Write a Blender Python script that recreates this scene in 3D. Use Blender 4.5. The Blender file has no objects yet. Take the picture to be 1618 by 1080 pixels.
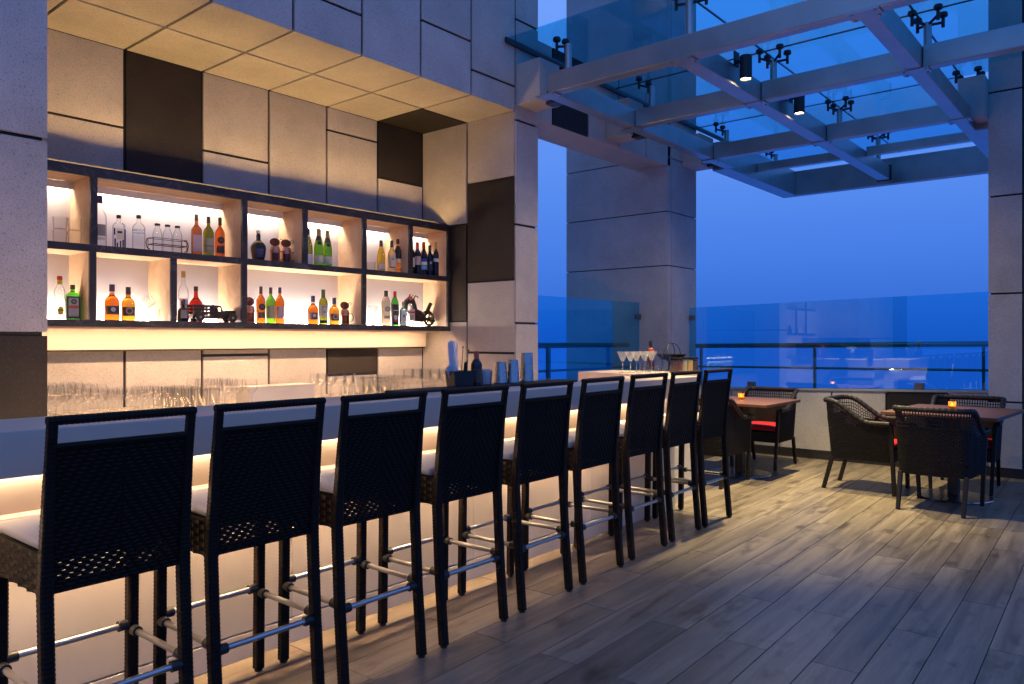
import bpy, bmesh, math, random
from mathutils import Vector, Matrix
C = bpy.context.scene.collection
SC = bpy.context.scene
R = math.radians
rnd = random.Random(7)

# ------------------------------------------------------------------ camera, sky, exposure
H = 1.36
TH = math.atan(1014.0 / 1204.0)
cam = bpy.data.cameras.new('camera'); co = bpy.data.objects.new('camera', cam); C.objects.link(co)
co.location = (0, 0, H); co.rotation_euler = (R(90), 0, TH)
cam.sensor_width = 36; cam.lens = 36 * 1204 / 1618
cam.shift_y = -3.3 / 1618
cam.clip_start = .05; cam.clip_end = 9000
SC.camera = co
W = bpy.data.worlds.new('World'); SC.world = W; W.use_nodes = True
nt = W.node_tree; nt.nodes.clear()
wo = nt.nodes.new('ShaderNodeOutputWorld'); bg = nt.nodes.new('ShaderNodeBackground')
tc = nt.nodes.new('ShaderNodeTexCoord'); sx = nt.nodes.new('ShaderNodeSeparateXYZ'); rp = nt.nodes.new('ShaderNodeValToRGB')
nt.links.new(tc.outputs['Generated'], sx.inputs[0]); nt.links.new(sx.outputs['Z'], rp.inputs[0])
nt.links.new(rp.outputs[0], bg.inputs[0]); nt.links.new(bg.outputs[0], wo.inputs[0])
el = rp.color_ramp.elements
el[0].position = 0.0; el[0].color = (.026, .125, .60, 1)          # dusk sky: deep blue at the horizon ...
el[1].position = 1.0; el[1].color = (.10, .22, .72, 1)            # ... paler higher up, deep again at the zenith
for p, c in ((.10, (.060, .205, .785, 1)), (.22, (.108, .280, .89, 1)), (.42, (.168, .358, .97, 1))):
    e = el.new(p); e.color = c
bg.inputs[1].default_value = 1.0
SC.view_settings.view_transform = 'Standard'; SC.view_settings.look = 'None'
SC.view_settings.exposure = 0; SC.view_settings.gamma = 1
SC.render.engine = 'CYCLES'
cy = SC.cycles
cy.use_denoising = True
try: cy.denoiser = 'OPENIMAGEDENOISE'
except Exception: pass
cy.max_bounces = 12; cy.diffuse_bounces = 4; cy.glossy_bounces = 4; cy.transmission_bounces = 8; cy.transparent_max_bounces = 40
cy.caustics_reflective = False; cy.caustics_refractive = False
cy.sample_clamp_indirect = 4.0

def at(u, v, z):
    """point of the plane at height z seen in the direction of image point u, v"""
    c, s = math.cos(TH), math.sin(TH); a = (u - 809) / 1204.; b = -(v - 536.7) / 1204.
    d = (-s + c * a, c + s * a, b); k = (z - H) / d[2]
    return (d[0] * k, d[1] * k)

# ------------------------------------------------------------------ helpers
class MB:
    def __init__(s): s.v = []; s.f = []
    def quad(s, a, b, c, d):
        n = len(s.v); s.v += [tuple(a), tuple(b), tuple(c), tuple(d)]; s.f.append((n, n+1, n+2, n+3)); return s
    def box(s, x0, x1, y0, y1, z0, z1):
        n = len(s.v)
        s.v += [(x0,y0,z0),(x1,y0,z0),(x1,y1,z0),(x0,y1,z0),(x0,y0,z1),(x1,y0,z1),(x1,y1,z1),(x0,y1,z1)]
        for f in ((0,3,2,1),(4,5,6,7),(0,1,5,4),(1,2,6,5),(2,3,7,6),(3,0,4,7)): s.f.append(tuple(n+i for i in f))
        return s
    def hexa(s, p):       # 8 points: bottom 4 ccw, top 4
        n = len(s.v); s.v += [tuple(q) for q in p]
        for f in ((0,3,2,1),(4,5,6,7),(0,1,5,4),(1,2,6,5),(2,3,7,6),(3,0,4,7)): s.f.append(tuple(n+i for i in f))
        return s
    def bar(s, a, b, w, h=None, up=(0,0,1), w2=None, h2=None):
        a, b = Vector(a), Vector(b); h = h or w; w2 = w2 or w; h2 = h2 or h
        d = (b-a).normalized(); u = Vector(up)
        if abs(d.dot(u)) > .95: u = Vector((0,1,0))
        r = d.cross(u).normalized(); u = r.cross(d).normalized()
        return s.hexa([a-r*w/2-u*h/2, a+r*w/2-u*h/2, a+r*w/2+u*h/2, a-r*w/2+u*h/2,
                       b-r*w2/2-u*h2/2, b+r*w2/2-u*h2/2, b+r*w2/2+u*h2/2, b-r*w2/2+u*h2/2])
    def tube(s, pts, r, n=10, caps=True):
        pts = [Vector(p) for p in pts]; rs = r if isinstance(r, (list, tuple)) else [r]*len(pts)
        base = len(s.v); prev = None
        for i, p in enumerate(pts):
            d = (pts[min(i+1, len(pts)-1)] - pts[max(i-1, 0)]).normalized()
            if prev is None:
                u = Vector((0,0,1)) if abs(d.z) < .9 else Vector((1,0,0))
            else: u = prev
            a = d.cross(u).normalized(); u = a.cross(d).normalized(); prev = u
            for k in range(n):
                t = 2*math.pi*k/n; s.v.append(tuple(p + (a*math.cos(t) + u*math.sin(t))*rs[i]))
        for i in range(len(pts)-1):
            for k in range(n):
                s.f.append((base+i*n+k, base+i*n+(k+1)%n, base+(i+1)*n+(k+1)%n, base+(i+1)*n+k))
        if caps:
            s.f.append(tuple(base+k for k in range(n))[::-1]); s.f.append(tuple(base+(len(pts)-1)*n+k for k in range(n)))
        return s
    def lathe(s, prof, n=24, o=(0,0,0), sq=None, a0=0, a1=None, cap=True, flat=1.0):
        """prof: (radius, z[, squareness]); a full turn, or only the arc a0..a1"""
        full = a1 is None; m = n if full else n+1; base = len(s.v)
        for q in prof:
            r, z = q[0], q[1]; k = q[2] if len(q) > 2 else 0
            for i in range(m):
                t = 2*math.pi*i/n + (math.pi/n if full else 0) if full else a0+(a1-a0)*i/n
                cx, sy = math.cos(t), math.sin(t)
                if k:
                    e = 1.0/((abs(cx)**8+abs(sy)**8)**(1/8.)); f = 1+(e-1)*k; f *= 1-.1*k
                else: f = 1
                s.v.append((o[0]+r*f*cx*flat, o[1]+r*f*sy, o[2]+z))
        for j in range(len(prof)-1):
            for i in range(m if full else n):
                i2 = (i+1) % m if full else i+1
                s.f.append((base+j*m+i, base+j*m+i2, base+(j+1)*m+i2, base+(j+1)*m+i))
        if full and cap:
            if prof[0][0] > 1e-5: s.f.append(tuple(base+i for i in range(m))[::-1])
            if prof[-1][0] > 1e-5: s.f.append(tuple(base+(len(prof)-1)*m+i for i in range(m)))
        return s
    def prism(s, poly, x0, x1, ax='x'):
        n = len(s.v); m = len(poly)
        for x in (x0, x1):
            for (a, b) in poly:
                s.v.append((x, a, b) if ax == 'x' else (a, x, b) if ax == 'y' else (a, b, x))
        s.f.append(tuple(n+i for i in range(m))[::-1]); s.f.append(tuple(n+m+i for i in range(m)))
        for i in range(m): s.f.append((n+i, n+(i+1)%m, n+m+(i+1)%m, n+m+i))
        return s
    def mesh(s, name, mat, smooth=False, bevel=0):
        me = bpy.data.meshes.new(name); me.from_pydata(s.v, [], s.f)
        bm = bmesh.new(); bm.from_mesh(me)
        if bevel:
            bmesh.ops.bevel(bm, geom=bm.edges[:], offset=bevel, segments=2, affect='EDGES', profile=.6)
        bmesh.ops.recalc_face_normals(bm, faces=bm.faces[:])
        bm.to_mesh(me); bm.free()
        if mat: me.materials.append(mat)
        if smooth:
            me.polygons.foreach_set('use_smooth', [True]*len(me.polygons))
            try: me.set_sharp_from_angle(angle=R(38))
            except Exception: pass
        return me
    def obj(s, name, mat, parent=None, smooth=False, bevel=0, kind=None):
        return link(name, s.mesh(name, mat, smooth, bevel), parent, kind)

def link(name, me, parent=None, kind=None, loc=None, rot=None):
    o = bpy.data.objects.new(name, me); C.objects.link(o)
    if parent: o.parent = parent
    if kind: o['kind'] = kind
    if loc: o.location = loc
    if rot: o.rotation_euler = rot
    return o
def tag(o, label, cat, group=None):
    o['label'] = label; o['category'] = cat
    o['kind'] = 'thing'
    if group: o['group'] = group
    return o
def thing(name, label, cat, loc=(0,0,0), rz=0, group=None):
    o = bpy.data.objects.new(name, None); C.objects.link(o); o.empty_display_size = .1
    o.location = loc; o.rotation_euler = (0, 0, rz)
    return tag(o, label, cat, group)
def dup(root, loc, rz, label, group=None):
    def cp(o, par):
        c = o.copy(); C.objects.link(c)
        if par: c.parent = par
        for ch in o.children: cp(ch, c)
        return c
    r = cp(root, None); r.location = loc; r.rotation_euler = (0, 0, rz); r['label'] = label
    if group: r['group'] = group
    return r

# ------------------------------------------------------------------ materials
def newmat(name):
    m = bpy.data.materials.new(name); m.use_nodes = True; t = m.node_tree
    b = t.nodes['Principled BSDF']; return m, t, b
def pm(name, col, rough=.5, metal=0, spec=.5, bump=0, bscale=200, var=0, vscale=6, coat=0):
    m, t, b = newmat(name)
    b.inputs['Base Color'].default_value = (*col, 1); b.inputs['Roughness'].default_value = rough
    b.inputs['Metallic'].default_value = metal; b.inputs['Specular IOR Level'].default_value = spec
    if coat: b.inputs['Coat Weight'].default_value = coat; b.inputs['Coat Roughness'].default_value = .1
    if bump or var:
        co_ = t.nodes.new('ShaderNodeTexCoord')
    if var:
        n = t.nodes.new('ShaderNodeTexNoise'); n.inputs['Scale'].default_value = vscale; n.inputs['Detail'].default_value = 6
        r = t.nodes.new('ShaderNodeValToRGB'); r.color_ramp.elements[0].position = .3; r.color_ramp.elements[1].position = .7
        r.color_ramp.elements[0].color = (*[c*(1-var) for c in col], 1); r.color_ramp.elements[1].color = (*[min(1, c*(1+var)) for c in col], 1)
        t.links.new(co_.outputs['Object'], n.inputs['Vector']); t.links.new(n.outputs[0], r.inputs[0]); t.links.new(r.outputs[0], b.inputs['Base Color'])
        mr = t.nodes.new('ShaderNodeMapRange'); mr.inputs[3].default_value = rough*.8; mr.inputs[4].default_value = min(1, rough*1.25)
        t.links.new(n.outputs[0], mr.inputs[0]); t.links.new(mr.outputs[0], b.inputs['Roughness'])
    if bump:
        n2 = t.nodes.new('ShaderNodeTexNoise'); n2.inputs['Scale'].default_value = bscale; n2.inputs['Detail'].default_value = 4
        bp = t.nodes.new('ShaderNodeBump'); bp.inputs['Strength'].default_value = bump; bp.inputs['Distance'].default_value = .002
        t.links.new(co_.outputs['Object'], n2.inputs['Vector']); t.links.new(n2.outputs[0], bp.inputs['Height']); t.links.new(bp.outputs[0], b.inputs['Normal'])
    return m
def emis(name, col, s):
    m, t, b = newmat(name); b.inputs['Base Color'].default_value = (*col, 1)
    b.inputs['Emission Color'].default_value = (*col, 1); b.inputs['Emission Strength'].default_value = s
    return m
def granite(name, col, speck, sp=.16, tone=.15, rough=.6):
    m, t, b = newmat(name); N = t.nodes.new; L = t.links.new
    tcx = N('ShaderNodeTexCoord'); oi = N('ShaderNodeObjectInfo')
    n1 = N('ShaderNodeTexNoise'); n1.inputs['Scale'].default_value = 2.2; n1.inputs['Detail'].default_value = 8; n1.inputs['Roughness'].default_value = .65
    n2 = N('ShaderNodeTexNoise'); n2.inputs['Scale'].default_value = 130; n2.inputs['Detail'].default_value = 4
    vo = N('ShaderNodeTexVoronoi'); vo.inputs['Scale'].default_value = 48
    v2 = N('ShaderNodeTexVoronoi'); v2.inputs['Scale'].default_value = 110
    for q in (n1, n2, vo, v2): L(tcx.outputs['Object'], q.inputs['Vector'])
    mr = N('ShaderNodeMapRange'); mr.inputs[1].default_value = .3; mr.inputs[2].default_value = .7; mr.inputs[3].default_value = 1-tone; mr.inputs[4].default_value = 1+tone
    L(n1.outputs[0], mr.inputs[0])
    m2 = N('ShaderNodeMapRange'); m2.inputs[1].default_value = .3; m2.inputs[2].default_value = .7; m2.inputs[3].default_value = .86; m2.inputs[4].default_value = 1.14
    L(n2.outputs[0], m2.inputs[0])
    mo = N('ShaderNodeMapRange'); mo.inputs[3].default_value = .93; mo.inputs[4].default_value = 1.07; L(oi.outputs['Random'], mo.inputs[0])
    mu = N('ShaderNodeMath'); mu.operation = 'MULTIPLY'; L(mr.outputs[0], mu.inputs[0]); L(m2.outputs[0], mu.inputs[1])
    mu2 = N('ShaderNodeMath'); mu2.operation = 'MULTIPLY'; L(mu.outputs[0], mu2.inputs[0]); L(mo.outputs[0], mu2.inputs[1])
    vm = N('ShaderNodeVectorMath'); vm.operation = 'SCALE'; vm.inputs[0].default_value = col; L(mu2.outputs[0], vm.inputs['Scale'])
    # pits: the random colour of a cell picks which cells carry a dark grain, the distance its size
    def grains(v, dist, keep):
        sp_ = N('ShaderNodeSeparateColor'); L(v.outputs['Color'], sp_.inputs[0])
        a = N('ShaderNodeMath'); a.operation = 'LESS_THAN'; a.inputs[1].default_value = dist; L(v.outputs['Distance'], a.inputs[0])
        c_ = N('ShaderNodeMath'); c_.operation = 'LESS_THAN'; c_.inputs[1].default_value = keep; L(sp_.outputs[0], c_.inputs[0])
        d_ = N('ShaderNodeMath'); d_.operation = 'MULTIPLY'; L(a.outputs[0], d_.inputs[0]); L(c_.outputs[0], d_.inputs[1]); return d_
    g1 = grains(vo, .17, .13); g2 = grains(v2, .30, .20)
    gm = N('ShaderNodeMath'); gm.operation = 'MAXIMUM'; L(g1.outputs[0], gm.inputs[0]); L(g2.outputs[0], gm.inputs[1])
    mx = N('ShaderNodeMix'); mx.data_type = 'RGBA'; mx.inputs[7].default_value = (*speck, 1)
    gs = N('ShaderNodeMath'); gs.operation = 'MULTIPLY'; gs.inputs[1].default_value = .55; L(gm.outputs[0], gs.inputs[0])
    L(gs.outputs[0], mx.inputs[0]); L(vm.outputs[0], mx.inputs[6]); L(mx.outputs[2], b.inputs['Base Color'])
    b.inputs['Roughness'].default_value = rough; b.inputs['Specular IOR Level'].default_value = .3
    bp = N('ShaderNodeBump'); bp.inputs['Strength'].default_value = .25; bp.inputs['Distance'].default_value = .002
    sb = N('ShaderNodeMath'); sb.operation = 'SUBTRACT'; L(n2.outputs[0], sb.inputs[0]); L(gm.outputs[0], sb.inputs[1]); L(sb.outputs[0], bp.inputs['Height']); L(bp.outputs[0], b.inputs['Normal'])
    return m
def wood(name, c1, c2, axis=1, scale=1.0, rough=.45, knots=False, rand=False):
    m, t, b = newmat(name); N = t.nodes.new; L = t.links.new
    tcx = N('ShaderNodeTexCoord'); mp = N('ShaderNodeMapping'); L(tcx.outputs['Object'], mp.inputs['Vector'])
    sc = [(15 if knots else 9)*scale]*3; sc[axis] = (1.0 if knots else .8)*scale; mp.inputs['Scale'].default_value = sc
    oi = N('ShaderNodeObjectInfo')
    if rand:
        vm = N('ShaderNodeVectorMath'); vm.operation = 'SCALE'; vm.inputs[0].default_value = (37, 53, 71); L(oi.outputs['Random'], vm.inputs['Scale']); L(vm.outputs[0], mp.inputs['Location'])
    n1 = N('ShaderNodeTexNoise'); n1.inputs['Scale'].default_value = 1.0; n1.inputs['Detail'].default_value = 5; n1.inputs['Distortion'].default_value = .8
    n2 = N('ShaderNodeTexNoise'); n2.inputs['Scale'].default_value = 9; n2.inputs['Detail'].default_value = 6; n2.inputs['Roughness'].default_value = .7
    L(mp.outputs[0], n1.inputs['Vector']); L(mp.outputs[0], n2.inputs['Vector'])
    ad = N('ShaderNodeMath'); ad.operation = 'MULTIPLY_ADD'; ad.inputs[1].default_value = .45; L(n2.outputs[0], ad.inputs[0]); L(n1.outputs[0], ad.inputs[2])
    r = N('ShaderNodeValToRGB'); r.color_ramp.elements[0].position = .42; r.color_ramp.elements[0].color = (*c1, 1); r.color_ramp.elements[1].position = .98; r.color_ramp.elements[1].color = (*c2, 1)
    L(ad.outputs[0], r.inputs[0]); out = r.outputs[0]
    if rand:
        mo = N('ShaderNodeMapRange'); mo.inputs[3].default_value = .80; mo.inputs[4].default_value = 1.18; L(oi.outputs['Random'], mo.inputs[0])
        v2 = N('ShaderNodeVectorMath'); v2.operation = 'SCALE'; L(out, v2.inputs[0]); L(mo.outputs[0], v2.inputs['Scale']); out = v2.outputs[0]
    if knots:
        mk = N('ShaderNodeMapping'); mk.inputs['Scale'].default_value = (5.2, 2.4, 5)
        L(tcx.outputs['Object'], mk.inputs['Vector']); L(vm.outputs[0], mk.inputs['Location'])
        nk = N('ShaderNodeTexNoise'); nk.inputs['Scale'].default_value = 1.5; nk.inputs['Detail'].default_value = 3; L(mk.outputs[0], nk.inputs['Vector'])
        rk = N('ShaderNodeValToRGB'); rk.color_ramp.elements[0].position = .58; rk.color_ramp.elements[0].color = (1,1,1,1); rk.color_ramp.elements[1].position = .74; rk.color_ramp.elements[1].color = (.40,.38,.36,1)
        L(nk.outputs[0], rk.inputs[0])
        mm = N('ShaderNodeMix'); mm.data_type = 'RGBA'; mm.blend_type = 'MULTIPLY'; mm.inputs[0].default_value = 1; L(out, mm.inputs[6]); L(rk.outputs[0], mm.inputs[7]); out = mm.outputs[2]
    L(out, b.inputs['Base Color']); b.inputs['Roughness'].default_value = rough; b.inputs['Specular IOR Level'].default_value = .4
    mr = N('ShaderNodeMapRange'); mr.inputs[3].default_value = rough-.1; mr.inputs[4].default_value = rough+.15; L(n1.outputs[0], mr.inputs[0]); L(mr.outputs[0], b.inputs['Roughness'])
    bp = N('ShaderNodeBump'); bp.inputs['Strength'].default_value = .15; bp.inputs['Distance'].default_value = .002; L(n2.outputs[0], bp.inputs['Height']); L(bp.outputs[0], b.inputs['Normal'])
    return m
def thin_glass(name, tint, ior=1.5, rough=0.0, strength=1.0):
    """a pane or a thin wall: what is behind shows through, tinted, and the surface mirrors by Fresnel"""
    m = bpy.data.materials.new(name); m.use_nodes = True; t = m.node_tree; t.nodes.clear(); N = t.nodes.new; L = t.links.new
    o = N('ShaderNodeOutputMaterial'); mx = N('ShaderNodeMixShader'); tr = N('ShaderNodeBsdfTransparent'); gl = N('ShaderNodeBsdfGlossy'); fr = N('ShaderNodeFresnel')
    tr.inputs[0].default_value = (*tint, 1); gl.inputs['Roughness'].default_value = rough; fr.inputs[0].default_value = ior
    ge = N('ShaderNodeNewGeometry'); mr = N('ShaderNodeMapRange'); mr.inputs[3].default_value = ior; mr.inputs[4].default_value = 1/ior
    L(ge.outputs['Backfacing'], mr.inputs[0]); L(mr.outputs[0], fr.inputs[0])      # both faces of the pane mirror alike
    mu = N('ShaderNodeMath'); mu.operation = 'MULTIPLY'; mu.inputs[1].default_value = strength; L(fr.outputs[0], mu.inputs[0])
    L(mu.outputs[0], mx.inputs[0]); L(tr.outputs[0], mx.inputs[1]); L(gl.outputs[0], mx.inputs[2]); L(mx.outputs[0], o.inputs[0])
    return m
def stem_glass(name, tint, edge, ior):
    """thin blown glass: clear face on, darker where the wall is seen edge on and the path through it is long"""
    m = thin_glass(name, tint, ior); t = m.node_tree; N = t.nodes.new
    tr = [n for n in t.nodes if n.type == 'BSDF_TRANSPARENT'][0]; lw = N('ShaderNodeLayerWeight'); lw.inputs[0].default_value = .5
    r = N('ShaderNodeValToRGB'); r.color_ramp.elements[0].position = .35; r.color_ramp.elements[0].color = (*tint, 1); r.color_ramp.elements[1].position = .97; r.color_ramp.elements[1].color = (*edge, 1)
    t.links.new(lw.outputs['Facing'], r.inputs[0]); t.links.new(r.outputs[0], tr.inputs[0]); return m
def bottle_glass(name, col, rough=0.0, ior=1.45):
    m, t, b = newmat(name); b.inputs['Base Color'].default_value = (*col, 1); b.inputs['Roughness'].default_value = rough
    b.inputs['Transmission Weight'].default_value = 1; b.inputs['IOR'].default_value = ior; return m

M = {}
M['stone'] = granite('light_stone', (.47, .425, .365), (.06, .055, .05))
M['dark_stone'] = granite('dark_stone', (.021, .0165, .0135), (.06, .055, .05), tone=.28, rough=.65)
M['joint'] = pm('joint_dark', (.014, .013, .013), .8)
M['concrete'] = pm('grey_concrete', (.30, .28, .25), .7, bump=.3, bscale=60, var=.12, vscale=4)
M['skirt'] = pm('black_skirting', (.018, .016, .015), .45, var=.2)
M['plank'] = wood('floor_oak', (.080, .062, .045), (.285, .228, .165), 1, 1.0, .38, knots=True, rand=True)
M['screed'] = pm('dark_screed', (.02, .017, .014), .8)
M['pale_wood'] = wood('pale_wood', (.58, .38, .22), (.74, .53, .34), 1, 1.2, .5)
M['pelmet'] = wood('pelmet_wood', (.50, .43, .34), (.58, .51, .41), 1, .9, .5)
M['white_panel'] = pm('white_panel', (.80, .77, .74), .5)
M['white_solid'] = pm('white_solid_surface', (.66, .51, .39), .38, var=.03, vscale=3)
M['cream_panel'] = pm('cream_panel', (.60, .54, .45), .5, var=.11, vscale=2.2, bump=.08)
M['wicker'] = pm('black_wicker', (.0125, .0078, .0045), .55, spec=.14, var=.25, vscale=40)
M['wicker_chair'] = pm('dark_brown_wicker', (.012, .009, .0065), .5, spec=.3, var=.25, vscale=40)
M['wicker_in'] = pm('wicker_base', (.0085, .0058, .0038), .75, spec=.1)
M['cushion'] = pm('cream_cushion', (.37, .335, .30), .8, bump=.25, bscale=25, var=.05)
M['red'] = pm('red_cushion', (.52, .012, .018), .75, bump=.2, bscale=30, var=.08)
M['steel'] = pm('brushed_steel', (.50, .48, .45), .34, 1.0, var=.06, vscale=30)
M['shaker_steel'] = pm('shaker_steel', (.36, .355, .35), .26, 1.0, var=.05, vscale=12)
M['canopy_metal'] = pm('canopy_metal', (.45, .425, .395), .33, .85, var=.10, vscale=5, bump=.06, bscale=40)
M['dark_metal'] = pm('dark_metal', (.03, .03, .032), .4, .4)
M['rail_metal'] = pm('rail_metal', (.15, .145, .135), .38, .6, var=.15, vscale=9)
M['black'] = pm('black_plastic', (.012, .012, .012), .45)
M['matt_black'] = pm('matt_black', (.008, .008, .008), .85, spec=.1)
M['rubber'] = pm('black_rubber', (.010, .010, .010), .7, bump=.5, bscale=150)
M['copper'] = pm('copper', (.62, .26, .15), .30, 1.0, var=.18, vscale=20)
M['old_copper'] = pm('dark_copper', (.13, .045, .028), .42, .8, var=.25, vscale=25)
M['iron'] = pm('dark_iron', (.030, .024, .020), .45, .5, var=.3, vscale=30)
M['table_wood'] = wood('table_wood', (.075, .028, .011), (.15, .062, .026), 0, 1.0, .5)
M['paper'] = pm('white_paper', (.72, .72, .74), .7)
M['led_warm'] = emis('led_warm', (1.0, .70, .44), 170)
M['led_under'] = emis('led_under', (1.0, .64, .38), 135)
M['led_low'] = emis('led_low', (1.0, .82, .68), 235)
M['led_shelf'] = emis('led_shelf', (1.0, .83, .69), 112)
M['led_pier_fill'] = emis('led_pier_fill', (1.0, .62, .32), 60)  # warm fill light added for the left pier
M['led_down'] = emis('led_down', (1.0, .65, .36), 1350)
M['led_aisle'] = emis('led_aisle', (1.0, .64, .36), 240)
M['led_top'] = emis('led_top', (1.0, .61, .22), 160)
M['lens'] = emis('lamp_lens', (1.0, .80, .50), 40)
M['flame'] = emis('candle_flame', (1.0, .55, .16), 25)
M['wax'] = pm('candle_wax', (.75, .62, .42), .5)
M['balustrade_glass'] = thin_glass('balustrade_glass', (.45, .89, .99), 2.15)
M['canopy_glass'] = thin_glass('canopy_glass', (.48, .88, .985), 1.6)
M['clear_glass'] = stem_glass('clear_glass', (.975, .975, .97), (.85, .84, .82), 1.34)
M['milky_glass'] = stem_glass('milky_glass', (.93, .93, .93), (.6, .6, .6), 1.9)
m_, t_, b_ = newmat('amber_cup'); t_.nodes.remove(b_); o_ = [n for n in t_.nodes if n.type == 'OUTPUT_MATERIAL'][0]
a_ = t_.nodes.new('ShaderNodeMixShader'); a_.inputs[0].default_value = .32
q_ = t_.nodes.new('ShaderNodeBsdfTransparent'); q_.inputs[0].default_value = (.95, .70, .42, 1); r_ = t_.nodes.new('ShaderNodeBsdfTranslucent'); r_.inputs[0].default_value = (.85, .45, .18, 1)
t_.links.new(q_.outputs[0], a_.inputs[1]); t_.links.new(r_.outputs[0], a_.inputs[2]); t_.links.new(a_.outputs[0], o_.inputs[0]); M['amber_thin'] = m_
M['sea'] = pm('hazy_sea', (.24, .46, .80), .9, 0, .2)  # haze painted into the sea's colour so it blends into the low sky
# cocktail glasses: clear glass with a little diffuse white mixed in
_t = M['milky_glass'].node_tree; _o = [n for n in _t.nodes if n.type == 'OUTPUT_MATERIAL'][0]; _l = _o.inputs[0].links[0].from_socket
_a = _t.nodes.new('ShaderNodeMixShader'); _a.inputs[0].default_value = .13; _d = _t.nodes.new('ShaderNodeBsdfDiffuse'); _d.inputs[0].default_value = (.8, .8, .8, 1)
_t.links.new(_l, _a.inputs[1]); _t.links.new(_d.outputs[0], _a.inputs[2]); _t.links.new(_a.outputs[0], _o.inputs[0])
for k, c in dict(amber=(.88, .23, .010), gold=(.93, .45, .04), deep_amber=(.80, .16, .01), red_amber=(.62, .025, .008), green=(.15, .46, .012), olive=(.34, .40, .015),
                 bright_green=(.10, .60, .05), yellow=(.92, .74, .05), clear=(.96, .96, .95), pale=(.97, .90, .66), blue=(.45, .74, .86)).items():
    M['g_'+k] = bottle_glass('glass_'+k, c)
M['g_clear'] = stem_glass('glass_clear_bottle', (.975, .975, .97), (.50, .50, .50), 1.5)
M['g_black'] = pm('black_glass', (.010, .010, .014), .08)
M['g_brown'] = pm('brown_glass', (.03, .010, .004), .10)
M['g_wine'] = pm('dark_wine_glass', (.012, .006, .006), .08)
M['g_darkgreen'] = pm('dark_green_glass', (.006, .018, .008), .08)
def flat(name, c, rough=.55): M[name] = pm(name, c, rough); return M[name]
for k, c in dict(l_cream=(.62, .54, .40), l_white=(.70, .68, .64), l_pink=(.50, .38, .33), l_black=(.015, .013, .012), l_olive=(.35, .31, .18), l_yellow=(.62, .46, .03), l_red=(.50, .02, .02),
                 l_orange=(.55, .10, .04), l_blue=(.03, .05, .30), l_navy=(.02, .025, .08), l_brown=(.07, .04, .025), l_grey=(.25, .23, .20), l_gold=(.50, .34, .10), l_green=(.02, .07, .03), l_silver=(.45, .43, .40), l_sky=(.10, .30, .60), l_rust=(.13, .035, .015)).items(): flat(k, c)

# ------------------------------------------------------------------ the setting: ground, floor, sea
W_, L_ = .190, 1.268
floor = MB().box(-7.2, 3.2, -3.5, 9.05, -.25, -.012).obj('floor', M['screed']); floor['kind'] = 'structure'
pmesh = MB().box(-W_/2+.0018, W_/2-.0018, -L_/2+.0018, L_/2-.0018, -.012, 0).mesh('plank', M['plank'], bevel=.0012)
pr = math.atan2(.02885611, .99958358); dx, dy = -.02885611, .99958358; nx, ny = .99958358, .02885611
np_ = 0
for i in range(-13, 12):
    s = -1.203 + W_*(i+.5); ph = 3.313 if i % 2 else 3.935
    for k in range(-4, 6):
        t = ph + L_*(k+.5); x, y = nx*s + dx*t, ny*s + dy*t
        if y > 8.92+.62 or y < -1.2 or (x < -3.05 and y < 4.9): continue
        y_ = y
        o = link('plank', pmesh, floor, loc=(x, y, 0), rot=(0, 0, pr)); np_ += 1
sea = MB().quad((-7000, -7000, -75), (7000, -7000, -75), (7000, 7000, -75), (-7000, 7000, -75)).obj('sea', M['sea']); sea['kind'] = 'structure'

# ------------------------------------------------------------------ stone faced building
G = .011
def panel(par, ax, pos, a0, a1, b0, b1, dark=False, g=(1,1,1,1), t=.02):
    a0 += G*g[0]; a1 -= G*g[1]; b0 += G*g[2]; b1 -= G*g[3]; m = MB()
    if ax == 'x': m.box(pos-t, pos, a0, a1, b0, b1)
    elif ax == 'y': m.box(a0, a1, pos, pos+t, b0, b1)
    elif ax == 'z': m.box(a0, a1, b0, b1, pos, pos+t)
    return m.obj('stone_panel', M['dark_stone' if dark else 'stone'], par, bevel=.0015)
XF, XB, YS, ZS = -4.583, -5.846, 5.493, 3.512
Y = [5.491 - .603*k for k in range(7)][::-1]       # 1.873 ... 5.491
bw = thing('bar_wall', 'pale speckled stone bar wall with scattered dark panels and deep lit niche', 'wall')
core = MB()
core.box(-6.4, XB-.02, 1.2, YS+.02, 0, 7)                         # behind the niche
core.box(XB-.02, XF-.02, 1.2, 5.834, ZS+.02, 7)                   # over the soffit
core.box(XB-.02, XF-.02, YS+.02, 5.834-.02, 0, ZS+.02)            # right jamb
core.box(-6.4, XF-.02, -2.5, 1.516, 0, 7)                         # left pier
core.obj('wall_core', M['joint'], bw)
zlo = .0
for c0, c1, cuts in ((1.536, Y[0], [(0,2.935,0),(2.935,ZS,0)]), (Y[0], Y[1], [(0,2.935,0),(2.935,ZS,0)]), (Y[1], Y[2], [(0,1.46,0),(1.46,ZS,1)]),
                     (Y[2], Y[3], [(0,1.234,0),(1.234,2.887,0),(2.887,ZS,0)]), (Y[3], Y[4], [(0,ZS,0)]), (Y[4], Y[5], [(0,1.03,0),(1.03,1.46,1),(1.46,3.305,0),(3.305,ZS,0)]),
                     (Y[5], YS, [(0,2.963,0),(2.963,ZS,1)])):
    for (a, b, d) in cuts: panel(bw, 'x', XB, c0, c1, a, b, d, (1,1,a > 0,b < ZS))
for j, (x0, x1) in enumerate(((XB, -5.21), (-5.21, XF-.0205))):
    cs = [1.536] + Y[:6] + [YS]
    for i in range(7): panel(bw, 'z', ZS, x0, x1, cs[i], cs[i+1], i == 6 and j == 0, (1, j == 0, 1, i < 6))
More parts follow.
